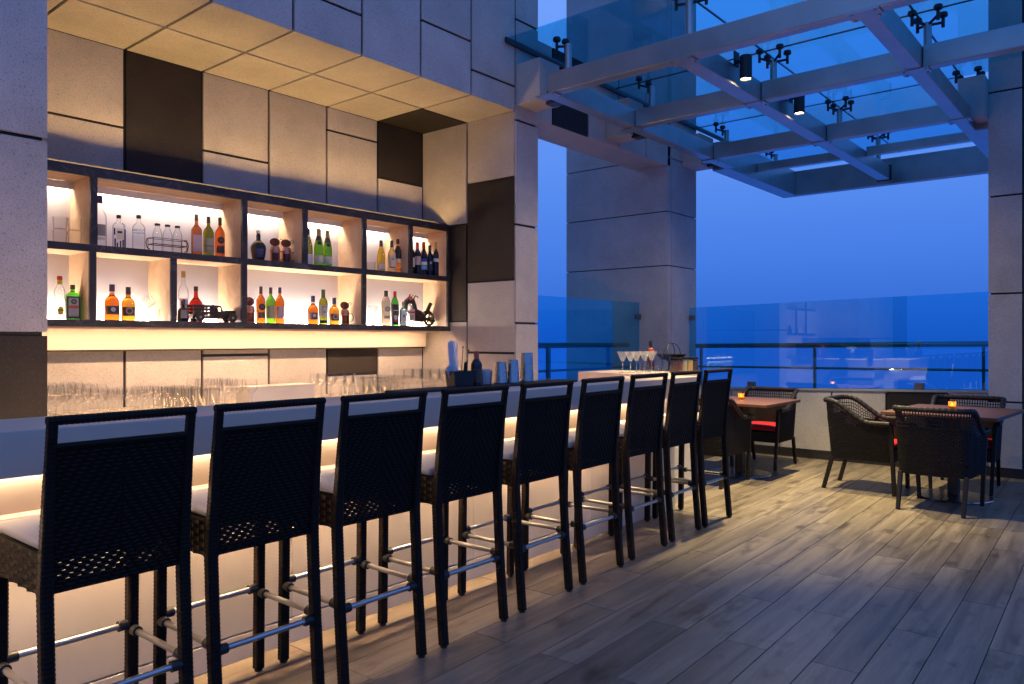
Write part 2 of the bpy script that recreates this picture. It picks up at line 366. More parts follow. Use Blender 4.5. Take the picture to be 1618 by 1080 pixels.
for x0, x1, cuts in ((XB+.001, -5.21, [(0,1.548,0),(1.548,2.51,1),(2.51,ZS,0)]), (-5.21, XF-.0205, [(0,1.235,0),(1.235,1.93,0),(1.93,2.897,1),(2.897,ZS,0)])):
    for (a, b, d) in cuts: panel(bw, 'y', YS, x0, x1, a, b-.0005, d, (x0 > -5.5, x0 < -5.5, a > 0, b < ZS))
cols = [(-1.1, -.5), (-.5, .1), (.1, .7), (.7, 1.536), (1.536, Y[0])] + [(Y[i], Y[i+1]) for i in range(6)] + [(Y[6], 5.834)]
fac = {4: [4.1, 5.0], 5: [4.5, 5.4], 6: [4.25, 5.2], 7: [3.815, 5.1], 8: [4.75], 9: [3.98, 5.3], 10: [3.737, 4.9]}
for i, (c0, c1) in enumerate(cols):
    if i < 4: zs = [0, 1.393, 2.443, 3.6, 4.8, 7]
    elif i == 11: zs = [0, 1.519, 2.448, 3.43, 4.376, 5.6, 7]
    else: zs = [ZS] + fac[i] + [7]
    for k in range(len(zs)-1):
        panel(bw, 'x', XF, c0, c1, zs[k], zs[k+1], i == 3 and k == 0, (i != 0, i not in (3, 11), k > 0, zs[k+1] < 7))
for a, b in ((0, 1.393), (1.393, 2.443), (2.443, ZS)):              # return of the left pier into the niche
    MB().box(XB, XF-.0205, 1.516, 1.536, a+G*(a > 0), b-G*(b < ZS)).obj('stone_panel', M['dark_stone' if a == 0 else 'stone'], bw)
for zs in ((0, 1.519), (1.519, 2.448), (2.448, 3.43), (3.43, 4.376), (4.376, 7)):
    MB().box(-6.38, XF-.0205, 5.814, 5.834, zs[0]+G, zs[1]-G).obj('stone_panel', M['stone'], bw)
def corbel(par, x0, x1, y0, y1, z0=3.564, z1=3.95):
    return MB().box(x0, x1, y0, y1, z0, z1).obj('corbel', M['stone'], par, bevel=.006)
corbel(bw, XF+.001, -4.296, 5.497, 5.80)

lt = thing('lintel', 'long stone lintel with a dark panel bridging wall and corner column', 'lintel')
MB().box(-5.014, XF-.02, 5.836, 8.44, 3.53, 4.26).obj('lintel_core', M['joint'], lt)
for c0, c1, d in ((5.836, 6.07, 0), (6.07, 6.70, 1), (6.70, 7.30, 0), (7.30, 7.90, 0), (7.90, 8.50, 0)): panel(lt, 'x', XF, c0, c1, 3.512, 4.275, d, (c0 > 6, 1, 0, 0))
MB().box(-5.034, XF-.0205, 5.836, 8.418, 3.512, 3.529).obj('soffit_panel', M['stone'], lt)
MB().box(-5.034, XF-.0205, 5.836, 8.418, 4.262, 4.275).obj('coping', M['stone'], lt)
MB().box(-5.034, -5.0145, 5.836, 8.418, 3.5295, 4.2615).obj('stone_panel', M['stone'], lt)
corbel(lt, XF+.001, -4.292, 7.02, 7.33)

cl = thing('stone_column', 'broad pale stone column with thin dark joints behind bar end', 'column', (-5.35, 8.8, 0))
def lc(o): o.location = (5.35, -8.8, 0); return o
lc(MB().box(-6.10, XF-.02, 8.441, 9.166, 0, 7).obj('column_core', M['joint'], cl))
zj = [0, 2.28, 2.95, 3.62, 4.29, 4.96, 7]
for a, b in zip(zj, zj[1:]):
    q = (1, 1, a > 0, b < 7)
    lo, hi = a + .006*(a > 0), b - .006*(b < 7)
    lc(MB().box(-6.122, XF-.0205, 8.421, 8.441, lo, hi).obj('stone_panel', M['stone'], cl, bevel=.0015))
    lc(MB().box(XF-.02, XF, 8.421, 8.512, lo, hi).obj('stone_panel', M['stone'], cl, bevel=.0015))
    lc(MB().box(XF-.02, XF, 8.522, 9.186, lo, hi).obj('stone_panel', M['stone'], cl, bevel=.0015))
    lc(MB().box(-6.122, XF-.0205, 9.166, 9.186, lo, hi).obj('stone_panel', M['stone'], cl))
    lc(MB().box(-6.122, -6.102, 8.4415, 9.1655, lo, hi).obj('stone_panel', M['stone'], cl))
lc(corbel(cl, XF+.001, -4.34, 8.80, 9.18))

pl = thing('stone_pillar', 'tall square stone pillar at far right beside the parapet', 'pillar', (-.85, 9.3, 0))
def lp(o): o.location = (.85, -9.3, 0); return o
lp(MB().box(-1.247, -.45, 8.93, 9.70, 0, 7).obj('pillar_core', M['joint'], pl))
zj = [0, .745, 1.82, 2.79, 3.83, 4.85, 7]
for a, b in zip(zj, zj[1:]):
    lo, hi = a + .009*(a > 0), b - .009*(b < 7)
    lp(MB().box(-1.267, -.985, 8.91, 8.93, lo, hi).obj('stone_panel', M['stone'], pl, bevel=.0015))
    lp(MB().box(-.968, -.43, 8.91, 8.93, lo, hi).obj('stone_panel', M['stone'], pl, bevel=.0015))
    lp(MB().box(-1.267, -1.247, 8.9305, 9.72, lo, hi).obj('stone_panel', M['stone'], pl))
    lp(MB().box(-.45, -.43, 8.9305, 9.72, lo, hi).obj('stone_panel', M['stone'], pl))
    lp(MB().box(-1.2465, -.4505, 9.70, 9.72, lo, hi).obj('stone_panel', M['stone'], pl))
lp(corbel(pl, -1.50, -1.2675, 8.70, 9.06, 3.564, 3.97))
lp(corbel(pl, -1.50, -1.2675, 9.40, 9.70, 3.564, 3.97))
lp(MB().box(-1.27, -.40, 8.895, 8.909, 0, .095).obj('skirting', M['skirt'], pl))

def sz(x, l, r): return l + (r-l)*(x+4.56)/(4.56-1.267)      # the parapet line climbs a little to the right
pw = thing('parapet_wall', 'low stone parapet under the glass at the terrace edge', 'parapet', (-2.9, 9.0, 0))
def lw(o): o.location = (2.9, -9.0, 0); return o
def slope(x0, x1, y0, y1, zb0, zb1, zt0, zt1):
    return MB().hexa([(x0,y0,zb0),(x1,y0,zb1),(x1,y1,zb1),(x0,y1,zb0),(x0,y0,zt0),(x1,y0,zt1),(x1,y1,zt1),(x0,y1,zt0)])
S0 = lambda x: sz(x, .745, .838)
lw(slope(-4.58, -1.268, 8.945, 9.10, 0, 0, S0(-4.58)-.03, S0(-1.268)-.03).obj('wall_core', M['joint'], pw))
ed = [-4.58, -3.98, -3.38, -2.787, -2.217, -1.62, -1.268]
for i in range(6):
    a, b = ed[i]+.008, ed[i+1]-.008
    if i == 4:
        lw(slope(a, b, 8.92, 8.944, .40, .40, S0(a)-.012, S0(b)-.012).obj('stone_panel', M['dark_stone'], pw, bevel=.0015))
        lw(slope(a, b, 8.92, 8.944, .10, .10, .385, .385).obj('stone_panel', M['stone'], pw, bevel=.0015))
    else: lw(slope(a, b, 8.92, 8.944, .10, .10, S0(a)-.012, S0(b)-.012).obj('stone_panel', M['stone'], pw, bevel=.0015))
lw(slope(-4.58, -1.268, 8.905, 9.12, S0(-4.58)-.011, S0(-1.268)-.011, S0(-4.58)+.012, S0(-1.268)+.012).obj('coping', M['concrete'], pw, bevel=.003))
lw(MB().box(-4.58, -1.271, 8.90, 8.919, 0, .096).obj('skirting', M['skirt'], pw))
pz = thing('parapet_wall', 'low stone parapet in the side opening between wall and column', 'parapet', (-5.0, 7.1, 0))
MB().box(-.06, .06, -1.265, 1.31, 0, .80).obj('wall_core', M['stone'], pz)
MB().box(-.08, .08, -1.262, 1.308, .801, .825).obj('coping', M['concrete'], pz)

# glass balustrades and hand rails
gb = thing('glass_balustrade', 'wide tinted glass balustrade along the terrace edge mirroring the bar', 'balustrade', (-2.9, 8.9, 0))
def lg(o): o.location = (2.9, -8.9, 0); return o
T0 = lambda x: sz(x, 1.771, 1.847)
lg(slope(-4.56, -1.272, 8.955, 8.967, S0(-4.56)+.013, S0(-1.272)+.013, T0(-4.56), T0(-1.272)).obj('glass_pane', M['balustrade_glass'], gb))
for x in (-4.53,): lg(MB().box(x-.03, x+.035, 8.94, 8.982, 1.61, 1.675).obj('clamp', M['rail_metal'], gb, bevel=.004))
for x in (-3.74, -1.9): lg(MB().box(x-.045, x+.045, 8.935, 8.987, S0(x)+.013, S0(x)+.085).obj('clamp', M['rail_metal'], gb, bevel=.004))
hr = thing('handrail', 'dark round handrail with a lower rail behind the wide glass balustrade', 'handrail', (-2.9, 9.0, 0))
def lh(o): o.location = (2.9, -9.0, 0); return o
RT = lambda x: sz(x, 1.283, 1.319); RL = lambda x: sz(x, 1.018, 1.050)
lh(MB().tube([(-4.52, 9.06, RT(-4.52)), (-1.272, 9.06, RT(-1.272))], .030, 14).obj('top_rail', M['rail_metal'], hr, True))
lh(MB().tube([(-4.56, 9.06, RL(-4.56)), (-1.272, 9.06, RL(-1.272))], .014, 10).obj('lower_rail', M['rail_metal'], hr, True))
for x in (-4.45, -3.02, -1.33): lh(MB().box(x-.012, x+.012, 9.04, 9.08, S0(x)+.012, RT(x)-.02).obj('post', M['rail_metal'], hr))
g2 = thing('glass_balustrade', 'narrow glass balustrade in the side opening left of the column', 'balustrade', (-4.985, 7.1, 0))
MB().box(-.006, .006, -1.26, 1.315, .84, 1.832).obj('glass_pane', M['balustrade_glass'], g2)
for z in (1.62,): MB().box(-.03, .03, 1.25, 1.318, z, z+.065).obj('clamp', M['rail_metal'], g2, bevel=.004)
h2 = thing('handrail', 'short dark handrail in the side opening beside the column', 'handrail', (-5.08, 7.1, 0))
MB().tube([(0, -1.262, 1.297), (0, 1.20, 1.297)], .030, 14).obj('top_rail', M['rail_metal'], h2, True)
MB().tube([(0, -1.262, 1.02), (0, 1.31, 1.02)], .014, 10).obj('lower_rail', M['rail_metal'], h2, True)
for y in (-.45, .75): MB().box(-.025, .025, y-.012, y+.012, .826, 1.28).obj('post', M['rail_metal'], h2)

# ------------------------------------------------------------------ steel and glass canopy
cp = thing('glass_canopy', 'steel beam canopy roofed with blue tinted glass panes', 'canopy', (-2.8, 8, 0))
def lk(o): o.location = (2.8, -8, 0); return o
cm = M['canopy_metal']
def cbox(name, *a): return lk(MB().box(*a).obj(name, cm, cp, bevel=.009))
HB = 3.676
cbox('edge_beam', -4.11, -3.985, 5.372, 9.02, 3.50, HB)
cbox('edge_beam', -4.28, -4.06, 9.022, 11.34, 3.50, 3.86)
cbox('edge_beam', -1.50, -1.275, 9.022, 11.34, 3.50, 3.86)
cbox('edge_beam', -4.28, -1.275, 11.343, 11.46, 3.50, 3.86)
for y in (5.60, 7.12, 8.93): lk(MB().box(-4.31, -4.108, y, y+.12, 3.54, 3.66).obj('bracket', M['dark_metal'], cp, bevel=.004))
cbox('cross_beam', -4.02, 1.6, 5.26, 5.37, 3.5, HB)
for y, x1 in ((6.65, 1.6), (8.43, -1.505)):
    cbox('cross_beam', -3.983, -2.833, y, y+.11, 3.5, HB-.002); cbox('cross_beam', -2.685, -1.507, y, y+.11, 3.5, HB-.002)
    if x1 > 0: cbox('cross_beam', -1.388, x1, y, y+.11, 3.5, HB-.002)
cbox('slim_beam', -4.057, -2.833, 9.90, 9.97, 3.61, 3.72); cbox('slim_beam', -2.685, -1.507, 9.90, 9.97, 3.61, 3.72)
cbox('purlin', -2.83, -2.688, 5.372, 11.0, 3.497, HB-.003)
cbox('purlin', -1.504, -1.391, 5.373, 9.02, 3.497, HB-.003)
for x, y in [(x, y) for x in (-4.048, -2.759, -1.447) for y in (5.315, 6.705, 8.485)]:      # bolted plates over the crossings
    q = MB().box(x-.10, x+.10, y-.075, y+.075, 3.4895, 3.4968)
    for a in (-.075, .075):
        for b in (-.052, .052): q.lathe([(.0, 3.481), (.010, 3.481), (.010, 3.4895)], 6, (x+a, y+b, 0), cap=False)
    lk(q.obj('joint_plate', cm, cp))
lk(MB().box(-2.85, -2.67, 11.003, 11.02, 3.485, 3.69).obj('end_plate', M['dark_metal'], cp))
ZG = 4.13
gxs = [-4.55, -2.87, -1.55, .25, 1.9]; gys = [5.33, 7.18, 9.20, 10.85, 12.33]
for i in range(4):
    for j in range(4):
        if i > 1 and j > 1: continue
        lk(MB().box(gxs[i]+.007, gxs[i+1]-.007, gys[j]+.007, gys[j+1]-.007, ZG, ZG+.014).obj('glass_pane', M['canopy_glass'], cp))
for x in gxs[1:4]: lk(MB().box(x-.0068, x+.0068, 5.335, 12.32 if x < -1 else 9.2, ZG+.001, ZG+.013).obj('seal', M['black'], cp))
for y in gys[1:4]: lk(MB().box(-4.54, 1.9 if y < 9.2 else -1.56, y-.0068, y+.0068, ZG+.0015, ZG+.0125).obj('seal', M['black'], cp))
lk(MB().box(-4.575, -4.552, 5.33, 12.3, ZG-.03, ZG+.02).obj('wall_trim', M['dark_metal'], cp))
def spider(x, y, arms):
    p = lk(MB().tube([(x, y, 3.66), (x, y, 4.035)], .032, 12).obj('post', cm, cp, True)); p.location = (0, 0, 0)
    p.location = (2.8, -8, 0)
    for (ax, ay) in arms:
        q = MB().tube([(x, y, 4.015), (x+ax*.13, y+ay*.13, 4.045)], .012, 8)
        q.tube([(x+ax*.13, y+ay*.13, 4.005), (x+ax*.13, y+ay*.13, 4.10)], .014, 8)
        q.obj('spider_arm', M['dark_metal'], p, True)
        MB().lathe([(.018, 4.085), (.036, 4.095), (.036, 4.118), (.030, 4.129)], 14, (x+ax*.13, y+ay*.13, 0)).obj('glass_fitting', M['dark_metal'], p, True)
D4 = [(.75, .75), (-.75, .75), (.75, -.75), (-.75, -.75)]
for (x, y, a) in ((-4.05, 5.60, [(-1, 0), (-.75, .7)]), (-2.80, 5.50, [(-1, .2), (.8, .6)]), (-4.05, 7.10, [(-.75, .75), (-.75, -.75)]), (-4.17, 9.20, [(-.75, .75), (-.75, -.75)]), (-4.17, 10.85, [(-.75, .75), (-.75, -.75)]),
                  (-2.78, 7.18, D4), (-1.46, 7.18, D4), (-2.78, 9.18, D4), (-1.46, 9.05, D4), (-2.78, 10.80, D4), (-1.46, 5.6, D4)): spider(x, y, a)

def spotlight(x, y, label, power):
    t = thing('spotlight', label, 'spotlight', (x, y, 3.53), 0, 'spotlights on the canopy beam')
    MB().lathe([(.050, .004), (.050, .195), (.042, .200), (0, .200)], 22, cap=False).obj('housing', M['black'], t, True)
    MB().lathe([(.050, .004), (.044, 0), (.042, .012)], 22, cap=False).obj('front_ring', M['black'], t, True)
    MB().lathe([(0, .013), (.043, .013)], 20, cap=False).obj('lens', M['lens'], t)
    b = MB().box(-.085, -.03, -.012, .012, .15, .175).box(-.086, -.078, -.05, .05, .13, .25); b.obj('bracket', M['black'], t)
    l = bpy.data.lights.new('spot_beam', 'SPOT'); l.energy = power; l.color = (1.0, .80, .40); l.spot_size = R(70); l.spot_blend = .75; l.shadow_soft_size = .035
    lo = bpy.data.objects.new('spot_beam', l); C.objects.link(lo); lo.parent = t; lo.location = (0, 0, -.004)
    l = bpy.data.lights.new('spot_spill', 'SPOT'); l.energy = power*.07; l.color = (1.0, .74, .38); l.spot_size = R(160); l.spot_blend = .6; l.shadow_soft_size = .04
    lo = bpy.data.objects.new('spot_spill', l); C.objects.link(lo); lo.parent = t; lo.location = (0, 0, -.005)
spotlight(-2.60, 6.112, 'black cylinder spotlight on canopy purlin, the nearer one with visible bracket', 800)
spotlight(-2.60, 7.365, 'black cylinder spotlight on canopy purlin, the farther one', 800)

# ------------------------------------------------------------------ front bar, return counter, back counter
bc = thing('bar_counter', 'long white topped bar counter with glowing cream front', 'counter', (-2.95, 2.6, 0))
def lb(o): o.location = (2.95, -2.6, 0); return o
ZC, Y0, Y1 = 1.072, -1.6, 5.588
lb(MB().box(-3.19, -2.75, Y0, Y1, .924, ZC).obj('countertop', M['white_solid'], bc, bevel=.003))
for k in range(6):
    ya, yb_ = Y0+(Y1-.02-Y0)*k/6., Y0+(Y1-.02-Y0)*(k+1)/6.
    lb(MB().box(-3.10, -2.965, ya+.0012, yb_-.0012, .114, .745).obj('front_panel', M['cream_panel'], bc, bevel=.002))
lb(MB().box(-3.12, -2.985, Y0, Y1-.022, .1135, .744).obj('carcass', M['joint'], bc))
lb(MB().box(-3.12, -3.03, Y0, Y1-.02, .747, .922).obj('cove_panel', M['cream_panel'], bc))
lb(MB().box(-3.0295, -2.958, Y0, Y1-.019, .747, .757).obj('ledge', M['white_solid'], bc, bevel=.001))
lb(MB().box(-3.12, -2.962, Y0, Y1-.02, 0, .108).obj('kick_board', M['cream_panel'], bc, bevel=.002))
lb(MB().box(-3.12, -3.0, Y0, Y1-.022, .109, .113).obj('shadow_gap', M['joint'], bc))
lb(MB().box(-2.872, -2.868, Y0, Y1-.06, .9215, .9235).obj('led_strip', M['led_down'], bc))
lb(MB().box(-2.8655, -2.8635, Y0, Y1-.05, .907, .9238).box(-2.8765, -2.8745, Y0, Y1-.05, .911, .9238).obj('led_channel', M['dark_metal'], bc))  # unseen lips added to keep the strip's light off cushions and cove
lb(MB().box(-3.022, -3.014, Y0, Y1-.06, .914, .9215).obj('led_strip', M['led_warm'], bc))
lb(MB().box(-3.160, -3.140, .2, Y1-.10, .916, .9235).obj('led_strip', M['led_aisle'], bc))
lb(MB().box(-3.205, -3.195, .2, Y1-.15, .985, 1.010).obj('led_strip', M['led_pier_fill'], bc))  # unseen strip added behind the bar to warm the left pier
lb(MB().box(-3.1945, -3.1905, .2, Y1-.15, .95, 1.03).obj('fill_profile', M['dark_metal'], bc))  # backing of the added fill strip
rc = thing('counter_block', 'white counter block closing the far end of the bar', 'counter', (-3.5, 5.9, 0))
MB().box(-.456, .45, -.285, .29, .95, 1.074).obj('countertop', M['white_solid'], rc, bevel=.003)
MB().box(-.43, .42, -.265, .27, 0, .949).obj('front_panel', M['cream_panel'], rc)
kc = thing('work_counter', 'pale work counter along the back wall crowded with glassware', 'counter', (-5.4, 3.4, 0))
MB().box(-.44, .36, -1.86, 2.085, .82, .86).obj('countertop', M['pelmet'], kc, bevel=.003)
MB().box(-.44, .30, -1.86, 2.085, 0, .819).obj('cabinet', M['cream_panel'], kc)
lp_ = thing('light_pelmet', 'pale wooden board along the wall beneath the bottle shelves', 'pelmet', (-5.75, 3.4, 1.29))
MB().box(-.09, .03, -1.864, 2.02, 0, .156).obj('board', M['pelmet'], lp_, bevel=.002)
MB().box(-.09, .024, -1.864, 2.014, -.012, -.001).obj('shadow_batten', M['iron'], lp_)

# ------------------------------------------------------------------ bottle shelves
sh = thing('bottle_shelf', 'two row illuminated bottle shelf framed in black veined marble', 'shelf', (-5.64, 3.4, 1.45))
def ls(o): o.location = (5.64, -3.4, -1.45); return o
mb_, mt, mb2 = newmat('black_marble'); N = mt.nodes.new
tcx = N('ShaderNodeTexCoord'); nz = N('ShaderNodeTexNoise'); nz.inputs['Scale'].default_value = 2.2; nz.inputs['Detail'].default_value = 8; nz.inputs['Distortion'].default_value = 2.2
rr = N('ShaderNodeValToRGB'); rr.color_ramp.elements[0].position = .47; rr.color_ramp.elements[0].color = (.030, .029, .030, 1); rr.color_ramp.elements[1].position = .62; rr.color_ramp.elements[1].color = (.020, .019, .020, 1)
e = rr.color_ramp.elements.new(.500); e.color = (.075, .07, .07, 1); e = rr.color_ramp.elements.new(.508); e.color = (.035, .032, .034, 1)
mt.links.new(tcx.outputs['Object'], nz.inputs['Vector']); mt.links.new(nz.outputs[0], rr.inputs[0]); mt.links.new(rr.outputs[0], mb2.inputs['Base Color']); mb2.inputs['Roughness'].default_value = .38; mb2.inputs['Specular IOR Level'].default_value = .3
M['marble'] = mb_
SX0, SX1, SY0, SY1 = -5.80, -5.438, 1.54, 5.489
for z0, z1 in ((2.455, 2.498), (1.952, 1.998), (1.450, 1.496)):
    ls(MB().box(SX0, SX1-.022, SY0, SY1, z0, z1).obj('shelf_board', M['pale_wood'], sh))
    ls(MB().box(SX1-.0218, SX1, SY0, SY1, z0-.001, z1+.001).obj('marble_edge', M['marble'], sh, bevel=.001))
ls(MB().box(SX0, SX1-.002, SY0, SY1, 2.4992, 2.508).obj('top_slab', M['marble'], sh))
ls(MB().box(-5.466, -5.456, SY0, SY1-.13, 2.512, 2.518).obj('led_strip', M['led_top'], sh))
ls(MB().box(-5.500, -5.492, SY0, SY1-.004, 2.5085, 2.541).box(-5.4915, -5.452, SY0, SY1-.004, 2.5085, 2.5115).box(-5.4515, -5.446, SY0, SY1-.004, 2.5085, 2.522).obj('led_channel', M['dark_metal'], sh))
tops = [(2.083, 2.127), (3.190, 3.238), (3.747, 3.795), (4.377, 4.422), (4.936, 4.983), (5.452, 5.489)]
lows = [(2.077, 2.120), (2.628, 2.673), (3.188, 3.235), (4.372, 4.418), (5.452, 5.489)]
for z0, z1, dv, top in ((1.9985, 2.4545, tops, True), (1.4965, 1.9515, lows, False)):
    prev = SY0
    for a, b in dv:
        ls(MB().box(SX0, SX1-.022, a, b, z0, z1).obj('divider', M['pale_wood'], sh))
        ls(MB().box(SX1-.0215, SX1-.0005, a, b, z0-.0003, z1+.0003).obj('marble_edge', M['marble'], sh, bevel=.001))
        ls(MB().box(SX0-.012, SX0+.002, prev+.001, a-.001, z0+.001, z1-.001).obj('back_panel', M['white_panel'], sh))
        if top:
            ls(MB().box(-5.742, -5.730, prev+.001, a-.001, z1-.052, z1-.001).obj('light_valance', M['white_panel'], sh))
            ls(MB().box(-5.775, -5.757, prev+.02, a-.02, z1-.014, z1-.006).obj('led_strip', M['led_shelf'], sh))
        else:
            ls(MB().box(-5.772, -5.758, prev+.015, a-.015, z0+.001, z0+.009).obj('led_strip', M['led_low'], sh))
        prev = b
ls(MB().box(-5.458, -5.450, SY0, 5.36, 1.434, 1.4495).obj('light_lip', M['pale_wood'], sh))
ls(MB().box(-5.490, -5.470, 1.62, 5.32, 1.4455, 1.4497).obj('led_strip', M['led_under'], sh))

# ------------------------------------------------------------------ bottles
def text(s, size, mat, parent, loc, name='lettering', ext=.0004):
    cu = bpy.data.curves.new(name, 'FONT'); cu.body = s; cu.size = size; cu.align_x = 'CENTER'; cu.align_y = 'CENTER'; cu.extrude = ext; cu.resolution_u = 2
    tmp = bpy.data.objects.new('tmp_text', cu); C.objects.link(tmp)
    me = bpy.data.meshes.new_from_object(tmp.evaluated_get(bpy.context.evaluated_depsgraph_get()))
    bpy.data.objects.remove(tmp); bpy.data.curves.remove(cu); me.name = name; me.materials.clear(); me.materials.append(mat)
    o = bpy.data.objects.new(name, me); C.objects.link(o); o.parent = parent
    o.location = loc; o.rotation_euler = (R(90), 0, R(90)); return o
ZT, ZB_ = 1.999, 1.497
PROF = {  # body outline: (radius share of R, height share of H, squareness)
 'whisky': [(.90,0,.0),(1,.012),(1,.56),(.96,.62),(.80,.68),(.50,.735),(.34,.77),(.31,.80),(.31,.93)],
 'square': [(.86,0,1),(.95,.015,1),(.95,.60,1),(.90,.65,1),(.62,.70,.6),(.36,.735,.1),(.30,.77),(.30,.93)],
 'flask': [(.86,0,1),(.95,.015,1),(.95,.66,1),(.92,.71,1),(.66,.765,.6),(.38,.79,.1),(.28,.82),(.28,.95)],
 'squat': [(.88,0),(1,.015),(1.0,.40),(.98,.50),(.90,.565),(.70,.63),(.46,.675),(.36,.70),(.34,.73),(.33,.95)],
 'vodka': [(.90,0),(1,.012),(1,.62),(.95,.68),(.72,.74),(.40,.785),(.31,.82),(.31,.95)],
 'tall': [(.90,0),(1,.012),(1,.56),(.92,.63),(.70,.69),(.46,.73),(.38,.76),(.36,.95)],
 'wine': [(.90,0),(1,.010),(1,.60),(.95,.655),(.78,.71),(.52,.755),(.42,.79),(.39,.83),(.39,.97)],
 'burgundy': [(.90,0),(1,.010),(1,.48),(.93,.56),(.74,.66),(.53,.75),(.43,.81),(.38,.86),(.37,.97)],
 'champagne': [(.90,0),(1,.010),(1,.46),(.94,.54),(.78,.65),(.56,.75),(.42,.82),(.37,.87),(.38,.97)],
 'vermouth': [(.90,0),(1,.010),(1,.64),(.88,.71),(.62,.79),(.42,.85),(.38,.88),(.37,.97)],
 'globe': [(.80,0),(.94,.02),(1,.10),(1,.32),(.96,.46),(.82,.56),(.56,.63),(.36,.68),(.31,.72),(.27,.80),(.25,.96)],
 'decanter': [(.70,0),(.74,.02),(.84,.14),(.97,.34),(1,.44),(.93,.52),(.66,.61),(.36,.68),(.28,.72),(.30,.84),(.24,.87),(.22,.94)],
 'gourd': [(.90,0),(1,.012),(1,.36),(.96,.42),(.78,.485),(.70,.51),(.76,.56),(.80,.61),(.76,.67),(.55,.74),(.38,.80),(.34,.96)],
 'milk': [(.84,0),(1,.03),(1,.60),(.94,.68),(.70,.78),(.50,.84),(.46,.90),(.50,.93),(.50,.96)],
}
def bottle(name, label, x, y, z, h, r, shape, glass, cap, ch, lab=None, neck=None, face=None, grp=None, extra=None):
    """lab: list of (mat, z0 share, z1 share, half angle); neck: (mat, z0, z1)"""
    rz = math.atan2(-y, -x)*.55 if face is None else face      # label turned towards the terrace
    t = thing(name, label, 'bottle', (x, y, z), rz, grp)
    p = PROF[shape]; n = 28
    prof = [(q[0]*r, q[1]*h, *(q[2:])) for q in p]
    MB().lathe(prof, n).obj('glass_body', M[glass], t, True)
    nr = p[-1][0]*r
    if cap:
        MB().lathe([(nr*1.10, h*(1-ch)), (nr*1.16, h*(1-ch)+.002), (nr*1.14, h-.003), (nr*1.02, h)], 18).obj('cap', M[cap], t, True)
    def rad(zs):
        for a, b in zip(p, p[1:]):
            if a[1] <= zs <= b[1]:
                k = (zs-a[1])/(b[1]-a[1]+1e-9); return (a[0]+(b[0]-a[0])*k)*r
        return r
    sq = len(p[2]) > 2
    out = []
    for i, L in enumerate(lab or []):
        mat, z0, z1, ha = L[:4]
        if sq:
            w = rad((z0+z1)/2)*.90*ha; xx = rad((z0+z1)/2)*.915
            o = MB().box(xx-.001, xx+.0012+.0004*i, -w, w, z0*h, z1*h).obj('label', M[mat], t)
        else:
            k = 1.012+.006*i; zz = [z0+(z1-z0)*j/4 for j in range(5)]
            o = MB().lathe([(rad(q)*k+.0003, q*h) for q in zz], 14, a0=-ha, a1=ha).obj('label', M[mat], t, True)
        out.append(o)
    if neck:
        zz = [neck[1]+(neck[2]-neck[1])*j/3 for j in range(4)]
        MB().lathe([(rad(q)*1.03+.0004, q*h) for q in zz], 18, cap=False).obj('neck_sleeve', M[neck[0]], t, True)
    if extra: extra(t, out, h, r)
    return t
def emblem(mat, zc, rr, mat2=None):
    def f(t, out, h, r):
        par = out[-1] if out else t
        q = MB(); n = 18
        q.lathe([(0, .0), (rr, .0), (rr, .0012), (0, .0012)], n, cap=False)
        o = q.obj('emblem', M[mat], par); o.rotation_euler = (0, R(90), 0); o.location = (r*1.03, 0, zc*h)
        if mat2:
            o2 = MB().lathe([(0, .0013), (rr*.6, .0013), (rr*.6, .002), (0, .002)], n, cap=False).obj('emblem_centre', M[mat2], par); o2.rotation_euler = (0, R(90), 0); o2.location = (r*1.03, 0, zc*h)
    return f
XS = -5.60
B = bottle
B('vodka_bottle', 'tallest clear bottle with dark cap on the upper shelf beside the left divider', XS, 2.204, ZT, .363, .043, 'tall', 'g_clear', 'l_navy', .14, [('l_grey', .22, .44, .8), ('l_silver', .14, .20, .7)])
def sq1(t, out, h, r):
    for i, (y, z0, z1) in enumerate(((-.030, .02, .30), (-.016, .01, .18), (.004, .01, .24), (.020, .02, .27), (.033, .02, .58), (-.034, .40, .60))):
        MB().box(r*.9, r*.9+.002, y-.0045, y+.0045, z0*h, z1*h).obj('print_bar', M['l_black'], t)
B('square_bottle', 'square clear bottle with black print and black stopper on the upper shelf', XS, 2.331, ZT, .243, .045, 'flask', 'g_clear', 'l_black', .09, [('l_cream', .28, .60, .55), ('l_black', .46, .52, .40)], extra=sq1)
def absx(t, out, h, r):
    text('ABSOLUT', .0205, M['l_blue'], t, (r*1.05, .0, h*.565), ext=.001); text('VODKA', .0205, M['l_blue'], t, (r*1.05, .002, h*.485), ext=.001)
    for k in range(5): MB().box(r*.985, r*1.0, -.024, .024, h*(.40-.05*k), h*(.405-.05*k)).obj('print_line', M['l_silver'], t)
B('vodka_bottle', 'clear bottle with blue lettering and low dark cap on the upper shelf', XS, 2.470, ZT, .260, .043, 'vodka', 'g_clear', 'l_black', .09, [('l_white', .10, .11, .6)], extra=absx, face=-.42)
